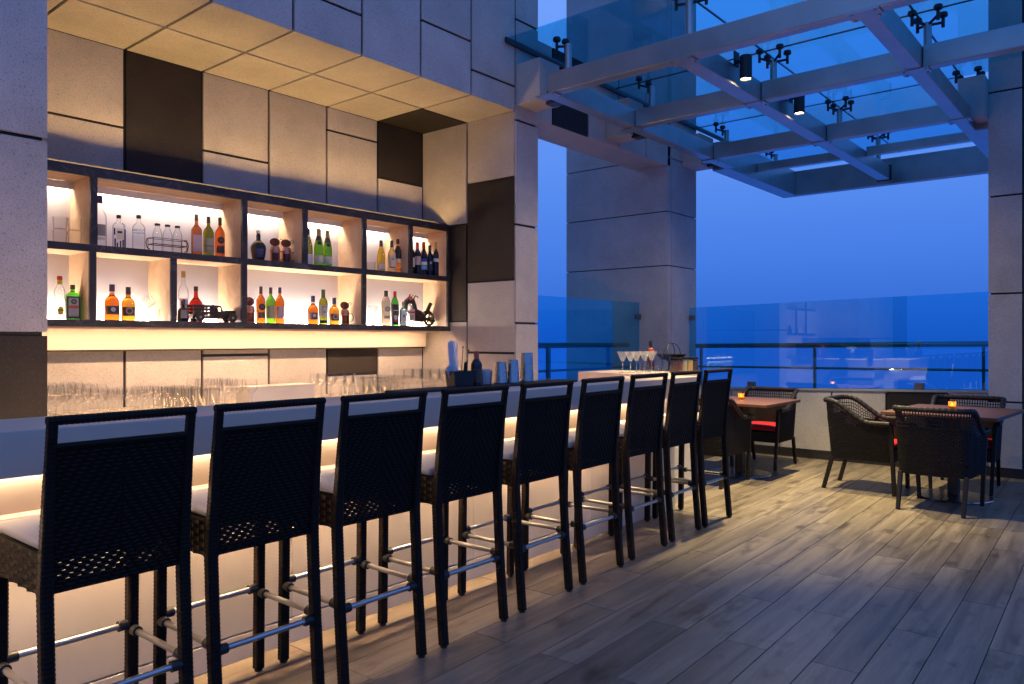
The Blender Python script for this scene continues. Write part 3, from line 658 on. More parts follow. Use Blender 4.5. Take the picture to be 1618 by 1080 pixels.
# wire carrier with three little clear bottles
wc = thing('bottle_carrier', 'black wire carrier with leather handles holding three small clear bottles', 'carrier', (XS+.01, 2.675, ZT))
for z, rr_ in ((.105, .0022), (.060, .0035), (.006, .002)):
    MB().tube([(-.042, -.125, z), (.042, -.125, z), (.042, .125, z), (-.042, .125, z), (-.042, -.125, z)], rr_, 6).obj('wire_ring', M['iron'], wc)
for sx_ in (-.042, .042):
    for sy_ in (-.125, .125): MB().tube([(sx_, sy_, 0), (sx_, sy_, .108)], .0025, 6).obj('wire_post', M['iron'], wc)
for s in (-1, 1):
    MB().tube([(0, s*.125, .104), (0, s*.150, .098), (0, s*.158, .07), (0, s*.150, .03), (0, s*.130, .022)], .004, 8).obj('handle', M['old_copper'], wc, True)
for y, lb_ in ((2.60, 'left'), (2.675, 'middle'), (2.75, 'right')):
    B('small_bottle', lb_+' small clear swing top bottle in the black wire carrier', XS+.01, y, ZT+.009, .205, .033, 'milk', 'g_clear', 'iron', .07, grp='small bottles in the wire carrier')
B('whisky_bottle', 'amber whisky bottle with pink grey label in the upper shelf trio', XS, 2.903, ZT, .321, .041, 'square', 'g_amber', 'l_brown', .15, [('l_pink', .10, .50, .85)])
B('whisky_bottle', 'green whisky bottle with olive label in the upper shelf trio', XS, 3.000, ZT, .316, .039, 'whisky', 'g_olive', 'l_brown', .16, [('l_olive', .12, .46, 1.0), ('l_black', .26, .275, 1.0)], neck=None)
B('whisky_bottle', 'amber whisky bottle with black round label in the upper shelf trio', XS, 3.095, ZT, .322, .036, 'whisky', 'g_amber', 'l_brown', .20, [('l_brown', .12, .30, .9)], extra=emblem('l_black', .43, .027, 'l_brown'))
B('decanter_bottle', 'black rounded decanter bottle with gold mark beside two copper jugs', XS, 3.430, ZT, .255, .062, 'decanter', 'g_black', 'l_silver', .10, [('l_navy', .12, .40, .55)], neck=('l_gold', .60, .66))
B('champagne_bottle', 'olive champagne bottle with dark foil nearest the divider', XS, 3.905, ZT, .325, .041, 'champagne', 'g_olive', 'l_black', .16, [('l_white', .05, .31, 1.1)], neck=('l_cream', .78, .81))
B('champagne_bottle', 'green champagne bottle with gold foil, the middle of the three', XS, 4.018, ZT, .334, .041, 'champagne', 'g_green', 'l_gold', .20, [('l_cream', .10, .30, 1.1)], neck=('l_brown', .69, .80), extra=lambda t, o, h, r: MB().box(.023, .025, -.014, .014, h*.58, h*.66).obj('neck_label', M['l_black'], t))
B('champagne_bottle', 'green champagne bottle with gold foil beside the flutes', XS, 4.112, ZT, .328, .040, 'champagne', 'g_green', 'l_gold', .20, [('l_cream', .10, .29, 1.1)], neck=('l_brown', .67, .80), extra=lambda t, o, h, r: MB().box(.023, .025, -.014, .014, h*.56, h*.64).obj('neck_label', M['l_black'], t))
XW = -5.57
B('wine_bottle', 'yellow white wine bottle with brown capsule beside the tumbler', XS, 4.724, ZT, .304, .038, 'burgundy', 'g_yellow', 'l_brown', .20, [('l_grey', .06, .28, 1.1), ('l_cream', .10, .27, .9)])
B('rum_bottle', 'pale gold bottle with cream label and brown neck on the upper shelf', XW, 4.830, ZT, .310, .037, 'tall', 'g_pale', 'l_brown', .21, [('l_cream', .14, .52, 1.0), ('l_black', .15, .18, .9)], extra=emblem('l_gold', .42, .014))
B('liqueur_bottle', 'bottle with black upper half over yellow spirit on the upper shelf', XW, 4.905, ZT, .332, .035, 'wine', 'g_gold', 'l_black', .14, [('l_cream', .32, .42, 1.1), ('l_gold', .10, .13, 1.0)], neck=('l_black', .44, .80))
XR = -5.53
reds = [(5.045, .321, 'l_silver', [('l_cream', .22, .50, 1.0)], 'red wine bottle with silver neck and tall pale label', ('l_cream', .47)),
        (5.125, .320, 'l_red', [('l_pink', .30, .56, 1.1)], 'red wine bottle with red capsule and pinkish label', None),
        (5.210, .329, 'l_red', [('l_blue', .40, .50, 1.1), ('l_white', .31, .40, 1.1), ('l_sky', .17, .30, 1.1)], 'red wine bottle with blue and white label', None),
        (5.292, .305, 'l_brown', [('l_black', .16, .50, 1.0)], 'shortest red wine bottle with black label and pale medal', ('l_silver', .42)),
        (5.372, .345, 'l_gold', [('l_white', .42, .52, 1.0)], 'red wine bottle with gold neck and narrow white band', None)]
for y, h, cap, lab, lb_, em in reds:
    B('wine_bottle', lb_, XR, y, ZT, h, .0335, 'wine', 'g_wine', cap, .20, lab, extra=emblem(em[0], em[1], .013) if em else None, grp='red wine bottles in the end compartment')
# lower row
B('cachaca_bottle', 'clear waisted bottle with yellow oval label and red cap, lower left', XS, 1.950, ZB_, .290, .042, 'gourd', 'g_clear', 'l_red', .09, neck=('l_yellow', .81, .91), extra=lambda t, o, h, r: (MB().lathe([(0, 0), (.021, 0), (.021, .0015), (0, .0015)], 20, cap=False).obj('label', M['l_yellow'], t).__setattr__('matrix_local', Matrix.Translation((r*1.02, 0, h*.20)) @ Matrix.Rotation(R(90), 4, 'Y') @ Matrix.Diagonal((1.35, 1, 1, 1))),
   MB().box(r*1.02+.001, r*1.02+.002, -.017, .017, h*.10, h*.13).obj('label', M['l_red'], t), MB().box(r*1.02+.001, r*1.02+.002, -.018, .018, h*.205, h*.225).obj('label', M['l_black'], t)))
B('herb_liqueur_bottle', 'square dark green bottle with white and orange label, lower left', XS, 2.030, ZB_, .236, .048, 'flask', 'g_bright_green', 'l_black', .13, [('l_black', .02, .66, .98), ('l_silver', .08, .62, .74), ('l_orange', .32, .40, .72)], extra=emblem('l_green', .51, .017, 'l_grey'))
B('whisky_bottle', 'round shouldered amber bottle with blue cap, left of its pair', XS, 2.285, ZB_, .253, .048, 'squat', 'g_amber', 'l_navy', .19, [('l_brown', .16, .40, 1.1)], extra=emblem('l_navy', .30, .026, 'l_silver'), neck=('l_white', .755, .785))
B('whisky_bottle', 'round shouldered gold bottle with brown cap, right of its pair', XS, 2.396, ZB_, .240, .045, 'squat', 'g_gold', 'l_brown', .22, [('l_brown', .14, .40, 1.1)], extra=emblem('l_grey', .29, .025, 'l_brown'))
def bac(t, out, h, r):
    text('BACARDI', .0135, M['l_black'], out[0], (r*1.04, 0, h*.335)); text('H', .030, M['l_black'], out[0], (r*1.04, -.008, h*.255)); 
    MB().box(r*1.03, r*1.03+.001, -.02, .02, h*.195, h*.215).obj('print_line', M['l_black'], out[0]); emblem('l_red', .42, .013, 'l_brown')(t, out, h, r)
B('rum_bottle', 'tall clear rum bottle with white label and red roundel behind the model truck', -5.68, 2.84, ZB_, .388, .037, 'tall', 'g_clear', 'l_gold', .12, [('l_white', .17, .46, .9)], extra=bac, face=-.35)
B('rum_bottle', 'red amber globe shaped bottle with black cap behind the model truck', -5.69, 2.945, ZB_, .278, .055, 'globe', 'g_red_amber', 'l_black', .13, [('l_brown', .12, .40, .6)])
B('dark_rum_bottle', 'small dark bottle with pale label in front of the clear rum', -5.535, 2.765, ZB_, .153, .040, 'squat', 'g_wine', 'l_brown', .16, [('l_grey', .16, .56, .6)])
B('whisky_bottle', 'amber whisky bottle with black round label next to the left copper jug', XS, 3.453, ZB_, .301, .037, 'whisky', 'g_amber', 'l_brown', .20, [('l_brown', .14, .30, .9)], extra=emblem('l_black', .44, .027, 'l_brown'))
B('whisky_bottle', 'green whisky bottle with olive label in the lower shelf', XS, 3.544, ZB_, .298, .038, 'whisky', 'g_green', 'l_brown', .17, [('l_olive', .14, .48, 1.0)])
B('whisky_bottle', 'amber whisky bottle with pink label right of the green one', XS, 3.630, ZB_, .303, .037, 'whisky', 'g_amber', 'l_navy', .16, [('l_pink', .14, .46, 1.0)])
B('whisky_bottle', 'squat amber bottle with navy label left of the tall green bottle', XS, 3.959, ZB_, .247, .045, 'squat', 'g_amber', 'l_navy', .22, [('l_brown', .16, .40, 1.1)], extra=emblem('l_navy', .30, .026, 'l_silver'), neck=('l_white', .75, .78))
B('whiskey_bottle', 'tall green whiskey bottle with cream label between two squat amber bottles', XS, 4.066, ZB_, .307, .038, 'wine', 'g_olive', 'l_green', .24, [('l_cream', .22, .55, 1.0), ('l_green', .03, .12, 1.1)], extra=lambda t, o, h, r: (text('JAMESON', .013, M['l_black'], o[0], (r*1.05, 0, h*.50)), MB().prism([(-.007, h*.33), (.007, h*.33), (0, h*.40)], r*1.03, r*1.04).obj('emblem', M['l_black'], o[0])))
B('whisky_bottle', 'squat golden bottle with dark cap right of the tall green bottle', XS, 4.183, ZB_, .240, .045, 'squat', 'g_gold', 'l_navy', .24, [('l_brown', .14, .40, 1.1)], extra=emblem('l_grey', .29, .025, 'l_brown'))
B('vermouth_bottle', 'pale yellow bottle with round grey label and black cap, lower right', XS, 4.785, ZB_, .333, .043, 'vermouth', 'g_pale', 'l_black', .18, [('l_grey', .20, .28, .7)], extra=emblem('l_grey', .47, .025, 'l_silver'))
B('vermouth_bottle', 'green vermouth bottle with black label and red cap', XS, 4.895, ZB_, .331, .037, 'vermouth', 'g_bright_green', 'l_red', .17, [('l_black', .02, .62, 1.3), ('l_silver', .18, .30, .55), ('l_red', .12, .18, .55), ('l_silver', .43, .455, .6)])
B('gin_bottle', 'short pale blue gin bottle beside the green vermouth', -5.54, 4.945, ZB_, .232, .032, 'square', 'g_blue', 'l_grey', .14, [('l_silver', .10, .52, .70)], extra=emblem('l_blue', .40, .010))
B('gin_bottle', 'clear square gin bottle with red cap and red grey label', -5.52, 5.03, ZB_, .287, .038, 'square', 'g_clear', 'l_red', .13, [('l_pink', .16, .56, .85), ('l_red', .42, .48, .80), ('l_grey', .20, .36, .6)])

# copper jugs, model truck, iron sculpture, glasses on the shelves
def jug(x, y, z, label, rz, lean=0):
    t = thing('copper_jug', label, 'jug', (x, y, z), rz, 'copper jugs on the shelves')
    MB().lathe([(.040, 0), (.042, .004), (.040, .085), (.044, .100), (.036, .125), (.034, .138), (.030, .138)], 22).obj('body', M['copper'], t, True)
    MB().lathe([(.0425, .012), (.0415, .084)], 16, a0=-.7, a1=.7).obj('front_plate', M['old_copper'], t, True)
    o = MB().lathe([(0, -.006), (.034, -.004), (.041, .004), (.036, .010), (0, .014)], 22).obj('lid', M['old_copper'], t, True); o.location = (.012, -.004, .172); o.rotation_euler = (0, R(62), 0)
    MB().tube([(0, .038, .10), (0, .066, .098), (0, .078, .07), (0, .066, .035), (0, .040, .022)], .0032, 8).obj('handle', M['iron'], t, True)
    MB().tube([(0, .028, .185), (0, .046, .205), (0, .058, .200), (0, .054, .175)], .003, 8).obj('lid_handle', M['iron'], t, True)
jug(XS, 3.585, ZT, 'copper jug with open dark lid, left of the upper pair', -.5)
jug(XS, 3.692, ZT, 'copper jug with open dark lid, right of the upper pair', -.5)
jug(XS, 3.350, ZB_, 'copper jug with dark lid half hidden by the divider, lower shelf', -.5)
jug(XS, 4.300, ZB_, 'copper jug with dark lid right of the golden bottle, lower shelf', -.5)

tk = thing('model_truck', 'old fashioned dark metal model truck on the lower shelf', 'model truck', (-5.545, 2.985, ZB_))
MB().box(-.045, .045, -.16, .01, .048, .058).obj('bed', M['iron'], tk)
for s in (-1, 1):
    for z in (.060, .085, .110): MB().box(s*.045-.003, s*.045+.003, -.16, .005, z, z+.018).obj('side_board', M['iron'], tk)
    for y in (-.155, -.08, -.005): MB().box(s*.049-.003, s*.049+.003, y-.004, y+.004, .05, .132).obj('stake', M['iron'], tk)
MB().prism([(.015, .035), (.105, .035), (.105, .075), (.085, .082), (.070, .122), (.015, .126)], -.040, -.028).prism([(.015, .035), (.105, .035), (.105, .075), (.085, .082), (.015, .082)], -.028, .040).prism([(.015, .112), (.072, .112), (.066, .126), (.015, .128)], -.028, .040).prism([(.015, .08), (.024, .08), (.024, .113), (.015, .113)], -.028, .040).prism([(.068, .08), (.084, .08), (.072, .113), (.064, .113)], .034, .040).obj('cab', M['iron'], tk, bevel=.0015)
MB().prism([(.105, .035), (.195, .038), (.198, .086), (.188, .092), (.105, .090)], -.030, .030).obj('bonnet', M['iron'], tk, bevel=.004)
for s in (-1, 1):
    a = [( .158+.040*math.cos(t), .034+.034*math.sin(t)) for t in [math.pi*(1-k/8.) for k in range(9)]]
    MB().tube([(s*.040, p[0], p[1]) for p in a], .006, 6).obj('mudguard', M['iron'], tk, True)
    MB().lathe([(0, 0), (.010, .0), (.012, .012), (0, .016)], 12).obj('headlight', M['l_silver'], tk, True).matrix_local = Matrix.Translation((s*.030, .196, .078)) @ Matrix.Rotation(R(-90), 4, 'X')
MB().box(-.048, .048, .212, .222, .026, .040).obj('bumper', M['iron'], tk, bevel=.003)
MB().box(-.02, .02, -.15, .21, .026, .046).obj('chassis', M['iron'], tk)
for y in (-.105, .158):
    for s in (-1, 1):
        w = MB().lathe([(.020, -.009), (.033, -.009), (.035, -.004), (.035, .004), (.033, .009), (.020, .009)], 20).obj('wheel', M['iron'], tk, True)
        w.matrix_local = Matrix.Translation((s*.046, y, .035)) @ Matrix.Rotation(R(90), 4, 'Y')
        MB().lathe([(0, -.010), (.0105, -.010), (.0105, .010), (0, .010)], 14, cap=False).obj('hub', M['l_grey'], w, True)
        MB().lathe([(.0105, -.006), (.0205, -.006), (.0205, .006), (.0105, .006)], 16, cap=False).obj('rim', M['iron'], w, True)

sc_ = thing('motorcycle_sculpture', 'dark iron motorcycle shaped ornament behind the gin bottles', 'ornament', (-5.655, 5.24, ZB_))
w = MB()
ring = [(0, .062*math.cos(2*math.pi*k/28), .062*math.sin(2*math.pi*k/28)) for k in range(29)]
w.tube(ring, .012, 8); wo_ = w.obj('wheel', M['iron'], sc_, True); wo_.location = (.03, .13, .075)
for k in range(5):
    t_ = 2*math.pi*k/5+.3; MB().tube([(0, 0, 0), (0, .058*math.cos(t_), .058*math.sin(t_))], [.011, .006], 8).obj('spoke', M['iron'], wo_, True)
MB().lathe([(0, -.014), (.02, -.014), (.02, .014), (0, .014)], 16, cap=False).obj('hub', M['iron'], wo_, True).matrix_local = Matrix.Rotation(R(90), 4, 'Y')
MB().tube([(0, .07, .10), (0, .02, .13), (0, -.03, .155), (0, -.05, .20), (0, -.075, .245), (0, -.115, .255), (0, -.15, .235)], [.030, .034, .026, .030, .036, .034, .028], 12).obj('body', M['iron'], sc_, True)
MB().tube([(0, -.15, .235), (0, -.16, .15), (0, -.165, .06), (0, -.16, .0)], [.022, .016, .014, .016], 10).obj('front_fork', M['iron'], sc_, True)
MB().tube([(0, -.10, .15), (0, -.02, .08), (0, .06, .07), (0, .13, .075)], [.03, .034, .03, .016], 10).obj('engine', M['iron'], sc_, True)
MB().tube([(.02, -.15, .245), (.03, -.125, .315), (.03, -.085, .30)], .006, 8).obj('handlebar', M['iron'], sc_, True)
MB().tube([(.06, -.12, .25), (.07, -.09, .30), (.07, -.055, .285)], .006, 8).obj('handlebar', M['iron'], sc_, True)
MB().tube([(0, .09, .135), (0, .15, .150), (0, .195, .12), (0, .205, .07)], [.018, .022, .02, .016], 10).obj('rear_mudguard', M['iron'], sc_, True)
MB().tube([(.02, .115, .155), (.02, .165, .235)], .019, 12).obj('upright_pipe', M['iron'], sc_, True)
MB().tube([(.03, .13, .06), (.03, .205, .055)], .014, 10).obj('exhaust', M['iron'], sc_, True)

def wine_prof(hh, rb, bowl=.52, flare=.86):
    s = hh*(1-bowl); o = [(rb*.82, 0), (rb*.80, .003), (.010, .008), (.0042, .016), (.0038, s-.012), (.010, s), (rb*.62, s+.016), (rb*.95, s+hh*bowl*.30), (rb, s+hh*bowl*.45), (rb*.95, s+hh*bowl*.75), (rb*flare, hh)]
    return o
def glassmesh(name, prof, n=20): return MB().lathe(prof, n, cap=False).mesh(name, M['clear_glass'], True)
GM = {'wine': glassmesh('wine_glass', wine_prof(.205, .043)), 'goblet': glassmesh('large_wine_glass', wine_prof(.215, .052, .56, .80)), 'small': glassmesh('small_wine_glass', wine_prof(.165, .034, .50, .9)),
      'flute': glassmesh('champagne_flute', [(.030, 0), (.029, .003), (.008, .008), (.0038, .016), (.0036, .085), (.012, .10), (.022, .14), (.025, .19), (.022, .237)]),
      'tumbler': glassmesh('tumbler', [(0, .012), (.036, .010), (.038, .001), (.040, 0), (.044, .09), (.042, .0905), (.038, .012), (0, .0125)]),
      'highball': glassmesh('highball_glass', [(0, .014), (.026, .012), (.028, 0), (.031, .04), (.036, .155), (.034, .1555), (.029, .05), (.025, .015), (0, .015)]),
      'martini': glassmesh('martini_glass', [(.038, 0), (.037, .003), (.008, .008), (.0040, .014), (.0040, .088), (.007, .096), (.012, .101), (.052, .184)])}
GM['martini'].materials[0] = M['milky_glass']
def glass(kind, label, x, y, z, grp=None, cat='glass', rot=None, rz=0):
    nm = GM[kind].name.split('.')[0]
    o = link(nm, GM[kind], loc=(x, y, z), rot=rot or (0, 0, rz)); return tag(o, label, cat, grp)
for (y, z, lb_) in ((1.945, ZT, 'clear tumbler, bottom of the left stack on the upper shelf'), (1.945, ZT+.0915, 'clear tumbler, top of the left stack on the upper shelf'), (2.035, ZT, 'clear tumbler, bottom of the right stack on the upper shelf'), (2.035, ZT+.0915, 'clear tumbler, top of the right stack on the upper shelf')):
    glass('tumbler', lb_, XS+.02, y, z, 'stacked tumblers')
glass('tumbler', 'clear tumbler standing alone beside the yellow wine bottle', XS, 4.60, ZT)
glass('tumbler', 'clear upright tumbler under the tilted one, lower shelf', XS, 2.575, ZB_, 'balanced tumblers')
glass('tumbler', 'clear tilted tumbler balanced on another tumbler, lower shelf', XS, 2.565, ZB_+.105, 'balanced tumblers', rot=(R(38), 0, 0))
for y, lb_ in ((4.205, 'left'), (4.268, 'middle'), (4.335, 'right')): glass('flute', lb_+' champagne flute beside the champagne bottles', XS, y, ZT, 'champagne flutes')
glass('martini', 'clear martini glass alone at the left of the lower end compartment', XS, 4.63, ZB_)
# crowd of glasses on the back counter
ORD = ['first', 'second', 'third', 'fourth', 'fifth', 'sixth', 'seventh', 'eighth', 'ninth', 'tenth', 'eleventh', 'twelfth']
def crowd(y0, y1, x0, x1, nr, side):
    kinds = {'wine': 'stemmed wine glass', 'goblet': 'large wine glass', 'small': 'small wine glass', 'highball': 'tapered highball glass', 'tumbler': 'low tumbler'}
    rows = ['rearmost', 'second rearmost', 'middle', 'second', 'front']
    for i in range(nr):
        x = x0+(x1-x0)*i/(nr-1); y = y0; cnt = {}
        while y < y1:
            f = (y-y0)/(y1-y0)
            if side == 'left': k = 'highball' if f < .06 else 'goblet' if f < .30 else 'small' if f < .62 else 'highball' if f < .82 else 'wine'
            else: k = 'wine' if f < .22 else 'tumbler' if f < .34 else 'highball' if f < .46 else 'small' if f < .68 else 'goblet'
            step = {'wine': .098, 'goblet': .118, 'small': .082, 'highball': .088, 'tumbler': .105}[k]
            n = cnt.get(k, 0); cnt[k] = n+1
            glass(k, '%s %s from the left, %s row of the %s crowd' % (ORD[n], kinds[k], rows[i], side), x+rnd.uniform(-.014, .014), y+rnd.uniform(-.010, .010), .861, 'glasses crowded at the %s on the back counter' % side)
            y += step
crowd(1.70, 3.12, -5.66, -5.16, 5, 'left')
crowd(4.02, 5.42, -5.68, -5.18, 5, 'right')
bx = thing('white_box', 'low white box between the two crowds of glasses', 'box', (-5.45, 3.50, .8605)); MB().box(-.10, .10, -.30, .30, 0, .125).obj('body', M['cream_panel'], bx, bevel=.004); MB().box(-.103, .103, -.303, .303, .1255, .135).obj('lid', M['cream_panel'], bx, bevel=.002)

# ------------------------------------------------------------------ things on the front bar
mtb = MB().box(-3.195, -3.03, 2.72, 4.30, ZC+.0005, ZC+.014).obj('bar_mat', M['rubber'], bevel=.003); tag(mtb, 'long black rubber mat on the rear edge of the bar', 'mat')
ZM = ZC+.0145
cd = thing('bar_caddy', 'black bar caddy with straws, stirrers and napkins', 'caddy', (-3.125, 3.235, ZM), -.25)
for (a, b, c_, d_) in ((-.055, -.051, -.07, .07), (.051, .055, -.07, .07)): MB().hexa([(a*.86, c_*.9, 0), (b*.86, c_*.9, 0), (b*.86, d_*.9, 0), (a*.86, d_*.9, 0), (a, c_, .092), (b, c_, .092), (b, d_, .092), (a, d_, .092)]).obj('side', M['black'], cd)
for (c_, d_) in ((-.07, -.066), (.066, .07), (-.012, -.009)): MB().hexa([(-.045, c_*.9, 0), (.045, c_*.9, 0), (.045, d_*.9, 0), (-.045, d_*.9, 0), (-.051, c_, .0915), (.051, c_, .0915), (.051, d_, .0915), (-.051, d_, .0915)]).obj('wall', M['black'], cd)
MB().box(-.045, .045, -.061, .061, .001, .004).obj('base', M['black'], cd)
for k in range(16):
    a, b = rnd.uniform(-.03, .03), rnd.uniform(-.05, -.025)
    s = MB().tube([(a, b, .005), (a*1.2+rnd.uniform(-.006, .006), b-.012+rnd.uniform(-.006, .006), .262+rnd.uniform(-.012, .008))], .0042, 7).obj('paper_straw', M['paper'], None)
    s.location = (-3.125, 3.235, ZM); s.rotation_euler = (0, 0, -.25); tag(s, 'white wrapped straw in the tall bundle of the black caddy', 'straw', 'straws in the caddy')
for k, (a, b, hh) in enumerate(((.0, .005, .235), (.02, .03, .215))):
    s = MB().tube([(a, b, .005), (a, b+.02, hh-.01), (a, b+.021, hh)], [.0022, .0022, .008], 8).obj('stirrer', M['black'], None, True); s.location = (-3.125, 3.235, ZM)
    tag(s, ['black stirrer close to the straws with round tip', 'black stirrer leaning right with round tip'][k], 'stirrer')
sp_ = MB().hexa([(0, .02, .05), (.003, .02, .05), (.003, .045, .05), (0, .045, .05), (0, .03, .14), (.003, .03, .14), (.003, .058, .15), (0, .058, .15)]).obj('ice_tongs', M['iron'], None); sp_.location = (-3.12, 3.235, ZM); tag(sp_, 'flat dark perforated tool standing in the black caddy', 'bar tool')
for k in range(3):
    nk = MB().hexa([(-.03, -.062, .05), (-.028, -.062, .05), (-.028, -.02, .05), (-.03, -.02, .05), (-.034+.01*k, -.085, .112+.006*k), (-.032+.01*k, -.085, .112+.006*k), (-.032+.01*k, -.03, .118), (-.034+.01*k, -.03, .118)]).obj('napkin', M['paper'], None); nk.location = (-3.125, 3.235, ZM)
    tag(nk, 'white paper napkin sticking out left of the black caddy', 'napkin', 'napkins in the caddy')
B('sauce_bottle', 'dark brown bottle with rust coloured neck beside the black caddy', -3.095, 3.345, ZM, .205, .034, 'wine', 'g_brown', 'l_orange', .26, [('l_brown', .10, .5, 1.0)])
nb = thing('napkin_holder', 'small black napkin holder stuffed with white napkins beside the bottle', 'holder', (-3.115, 3.435, ZM), -.3)
for s in (-1, 1): MB().hexa([(-.03, s*.030-.002, 0), (.03, s*.030-.002, 0), (.03, s*.030+.002, 0), (-.03, s*.030+.002, 0), (-.033, s*.036-.002, .085), (.033, s*.036-.002, .085), (.033, s*.036+.002, .085), (-.033, s*.036+.002, .085)]).obj('side', M['black'], nb)
MB().box(-.03, .03, -.03, .03, 0, .004).obj('base', M['black'], nb); MB().box(-.033, -.030, -.03, .03, .004, .07).obj('back', M['black'], nb)
for k in range(6):
    y = -.024+.009*k; o = MB().hexa([(-.028, y, .005), (.031, y, .005), (.031, y+.002, .005), (-.028, y+.002, .005), (-.026, y*1.2-.002, .092+.006*(k % 2)), (.036, y*1.2, .088+.004*(k % 3)), (.036, y*1.2+.002, .088+.004*(k % 3)), (-.026, y*1.2, .092+.006*(k % 2))]).obj('napkin', M['paper'], None)
    o.location = (-3.115, 3.435, ZM); o.rotation_euler = (0, 0, -.3); tag(o, 'white napkin standing in the small black holder', 'napkin', 'napkins in the holder')
for (x, y, hh, r0, r1, lb_) in ((-3.15, 3.63, .135, .044, .032, 'shortest steel shaker cup, left of three'), (-3.12, 3.715, .148, .043, .031, 'middle steel shaker cup of three'), (-3.145, 3.885, .190, .045, .037, 'tallest steel shaker cup, right of three')):
    t = thing('cocktail_shaker', lb_, 'shaker', (x, y, ZM), 0, 'steel shakers on the mat'); MB().lathe([(r0, 0), (r0*1.02, .003), (r0*.98, .01), (r1*1.04, hh-.006), (r1, hh-.001), (r1*.9, hh)], 26).obj('cup', M['shaker_steel'], t, True); MB().lathe([(r0*1.0, .0035), (r0*1.035, .006), (r0*1.0, .009)], 26, cap=False).obj('rim', M['shaker_steel'], t, True)
# end of the bar
ZR = 1.0745
for k, (x, y, lb_) in enumerate(((-3.524, 5.675, 'martini glass with blue stem, leftmost of the group at the bar end'), (-3.4855, 5.740, 'second martini glass from the left at the bar end'), (-3.477, 5.825, 'third martini glass from the left at the bar end'), (-3.451, 5.925, 'fourth martini glass from the left at the bar end'), (-3.450, 6.045, 'rightmost martini glass at the bar end'))):
    t = thing('martini_glass', lb_, 'glass', (x, y, ZR), 0, 'martini glasses at the bar end'); o = link('bowl_and_stem', GM['martini'], t); MB().lathe([(.0045, .088), (.0085, .0955), (.0125, .1008), (.004, .104)], 14).obj('blue_knop', M['l_blue'], t, True)
for k, (u, v, lb_) in enumerate(((1011, 590, 'upturned clear tumbler behind the martini glasses'), (1024, 590, 'clear tumbler hidden behind the fourth martini glass'), (1040, 589.5, 'clear tumbler right of the martini glasses'), (1053, 589.2, 'clear tumbler beside the dark jar'))):
    x, y = at(u, v, ZR); glass('highball', lb_, x, y, ZR, 'upturned tumblers at the bar end')
def jar(u, v, h, fill, label):
    x, y = at(u, v, ZR); t = thing('garnish_jar', label, 'jar', (x, y, ZR), 0, 'garnish jars at the bar end')
    MB().lathe([(.032, 0), (.035, .004), (.035, h-.02), (.031, h-.012), (.031, h-.006)], 20, cap=False).obj('glass_wall', M['clear_glass'], t, True)
    MB().lathe([(.033, .003), (.033, h*.89), (0, h*.90)], 18).obj('contents', M[fill], t, True)
    MB().lathe([(.034, h-.008), (.036, h-.006), (.036, h+.006), (.030, h+.010)], 20).obj('lid', M['matt_black'], t, True)
for a in ((1064.5, 588.6, .122, 'l_brown', 'jar with brown contents beside the tumblers'), (1071.5, 588.3, .118, 'l_rust', 'jar with rusty red contents, second from the left'), (1080, 588, .124, 'l_olive', 'jar with grey green contents, middle of the row'), (1089, 587.8, .124, 'l_gold', 'jar with amber contents, second from the right'), (1097, 587.6, .124, 'l_brown', 'jar with dark contents at the right end')): jar(*a)
x, y = at(1028, 583.5, ZR)
ob = B('bitters_bottle', 'amber bottle with dark pourer standing behind the martini glasses', x, y, ZR, .275, .036, 'wine', 'g_deep_amber', 'black', .16, [('l_orange', .60, .76, 3.0)]); MB().tube([(0, 0, .272), (0, .004, .284), (0, .024, .286)], .005, 8).obj('pourer', M['black'], ob, True)
x, y = at(1061, 585.0, ZR)
bk = thing('wire_basket', 'dark metal bowl with arched wire handles behind the jars', 'basket', (x, y, ZR))
MB().lathe([(.055, 0), (.06, .004), (.03, .012), (.03, .085), (.06, .10)], 20).obj('foot', M['matt_black'], bk, True)
MB().lathe([(.03, .098), (.095, .104), (.135, .150), (.137, .152), (.131, .152), (.09, .110), (0, .106)], 28, cap=False).obj('bowl', M['matt_black'], bk, True)
for a in (-.35, .35):
    MB().tube([(math.cos(t)*.128*math.sin(a)*.5+a*.02, math.cos(t)*.118, .150+.105*math.sin(t)) for t in [math.pi*k/14. for k in range(15)]], .0035, 7).obj('handle', M['black'], bk, True)

# ------------------------------------------------------------------ bar stools
def weave_panel(w, h, thick_fn, holes_below):
    """woven back: dark net with openings near its foot, raised strands running in a chevron over it; local plane y-z"""
    net, st = MB(), MB()
    rp_, cpx = .0125, .011; rows = int(h/rp_); n = int(w/cpx)
    for r in range(rows):
        z = r*rp_
        if z > holes_below: continue
        net.box(-.002, .002, -w/2, w/2, z+.003, z+rp_)
        for c in range(n):
            if (c+2*r) % 3 != 1 or abs((c+.5)/n-.5) > .44 or z < .03: net.box(-.0018, .0018, -w/2+c*cpx, -w/2+(c+1)*cpx, z, z+.003)
    net.box(-.002, .002, -w/2, w/2, min(holes_below, h)+.0, h)
    seg = 3*cpx
    for r in range(rows):
        z = r*rp_
        for side in (-1, 1):
            off = (r*cpx*.75) % seg; y = -off
            while y < w/2:
                a, b = max(0.001, y+.003), min(w/2, y+seg-.004); y += seg
                if b-a < .006: continue
                m = (b-a)*.22
                for sx in (-1, 1):
                    xs = [(a, .0022), (a+m, .0075), (b-m, .0075), (b, .0022)]
                    for (ya, xa), (yb, xb) in zip(xs, xs[1:]):
                        A, Bq = side*ya, side*yb; z0, z1 = z+.0036, z+rp_-.0004; zm = (z0+z1)/2
                        st.quad((sx*xa*.7, A, z0), (sx*xb*.7, Bq, z0), (sx*xb, Bq, zm), (sx*xa, A, zm)); st.quad((sx*xa, A, zm), (sx*xb, Bq, zm), (sx*xb*.7, Bq, z1), (sx*xa*.7, A, z1))
    return net, st
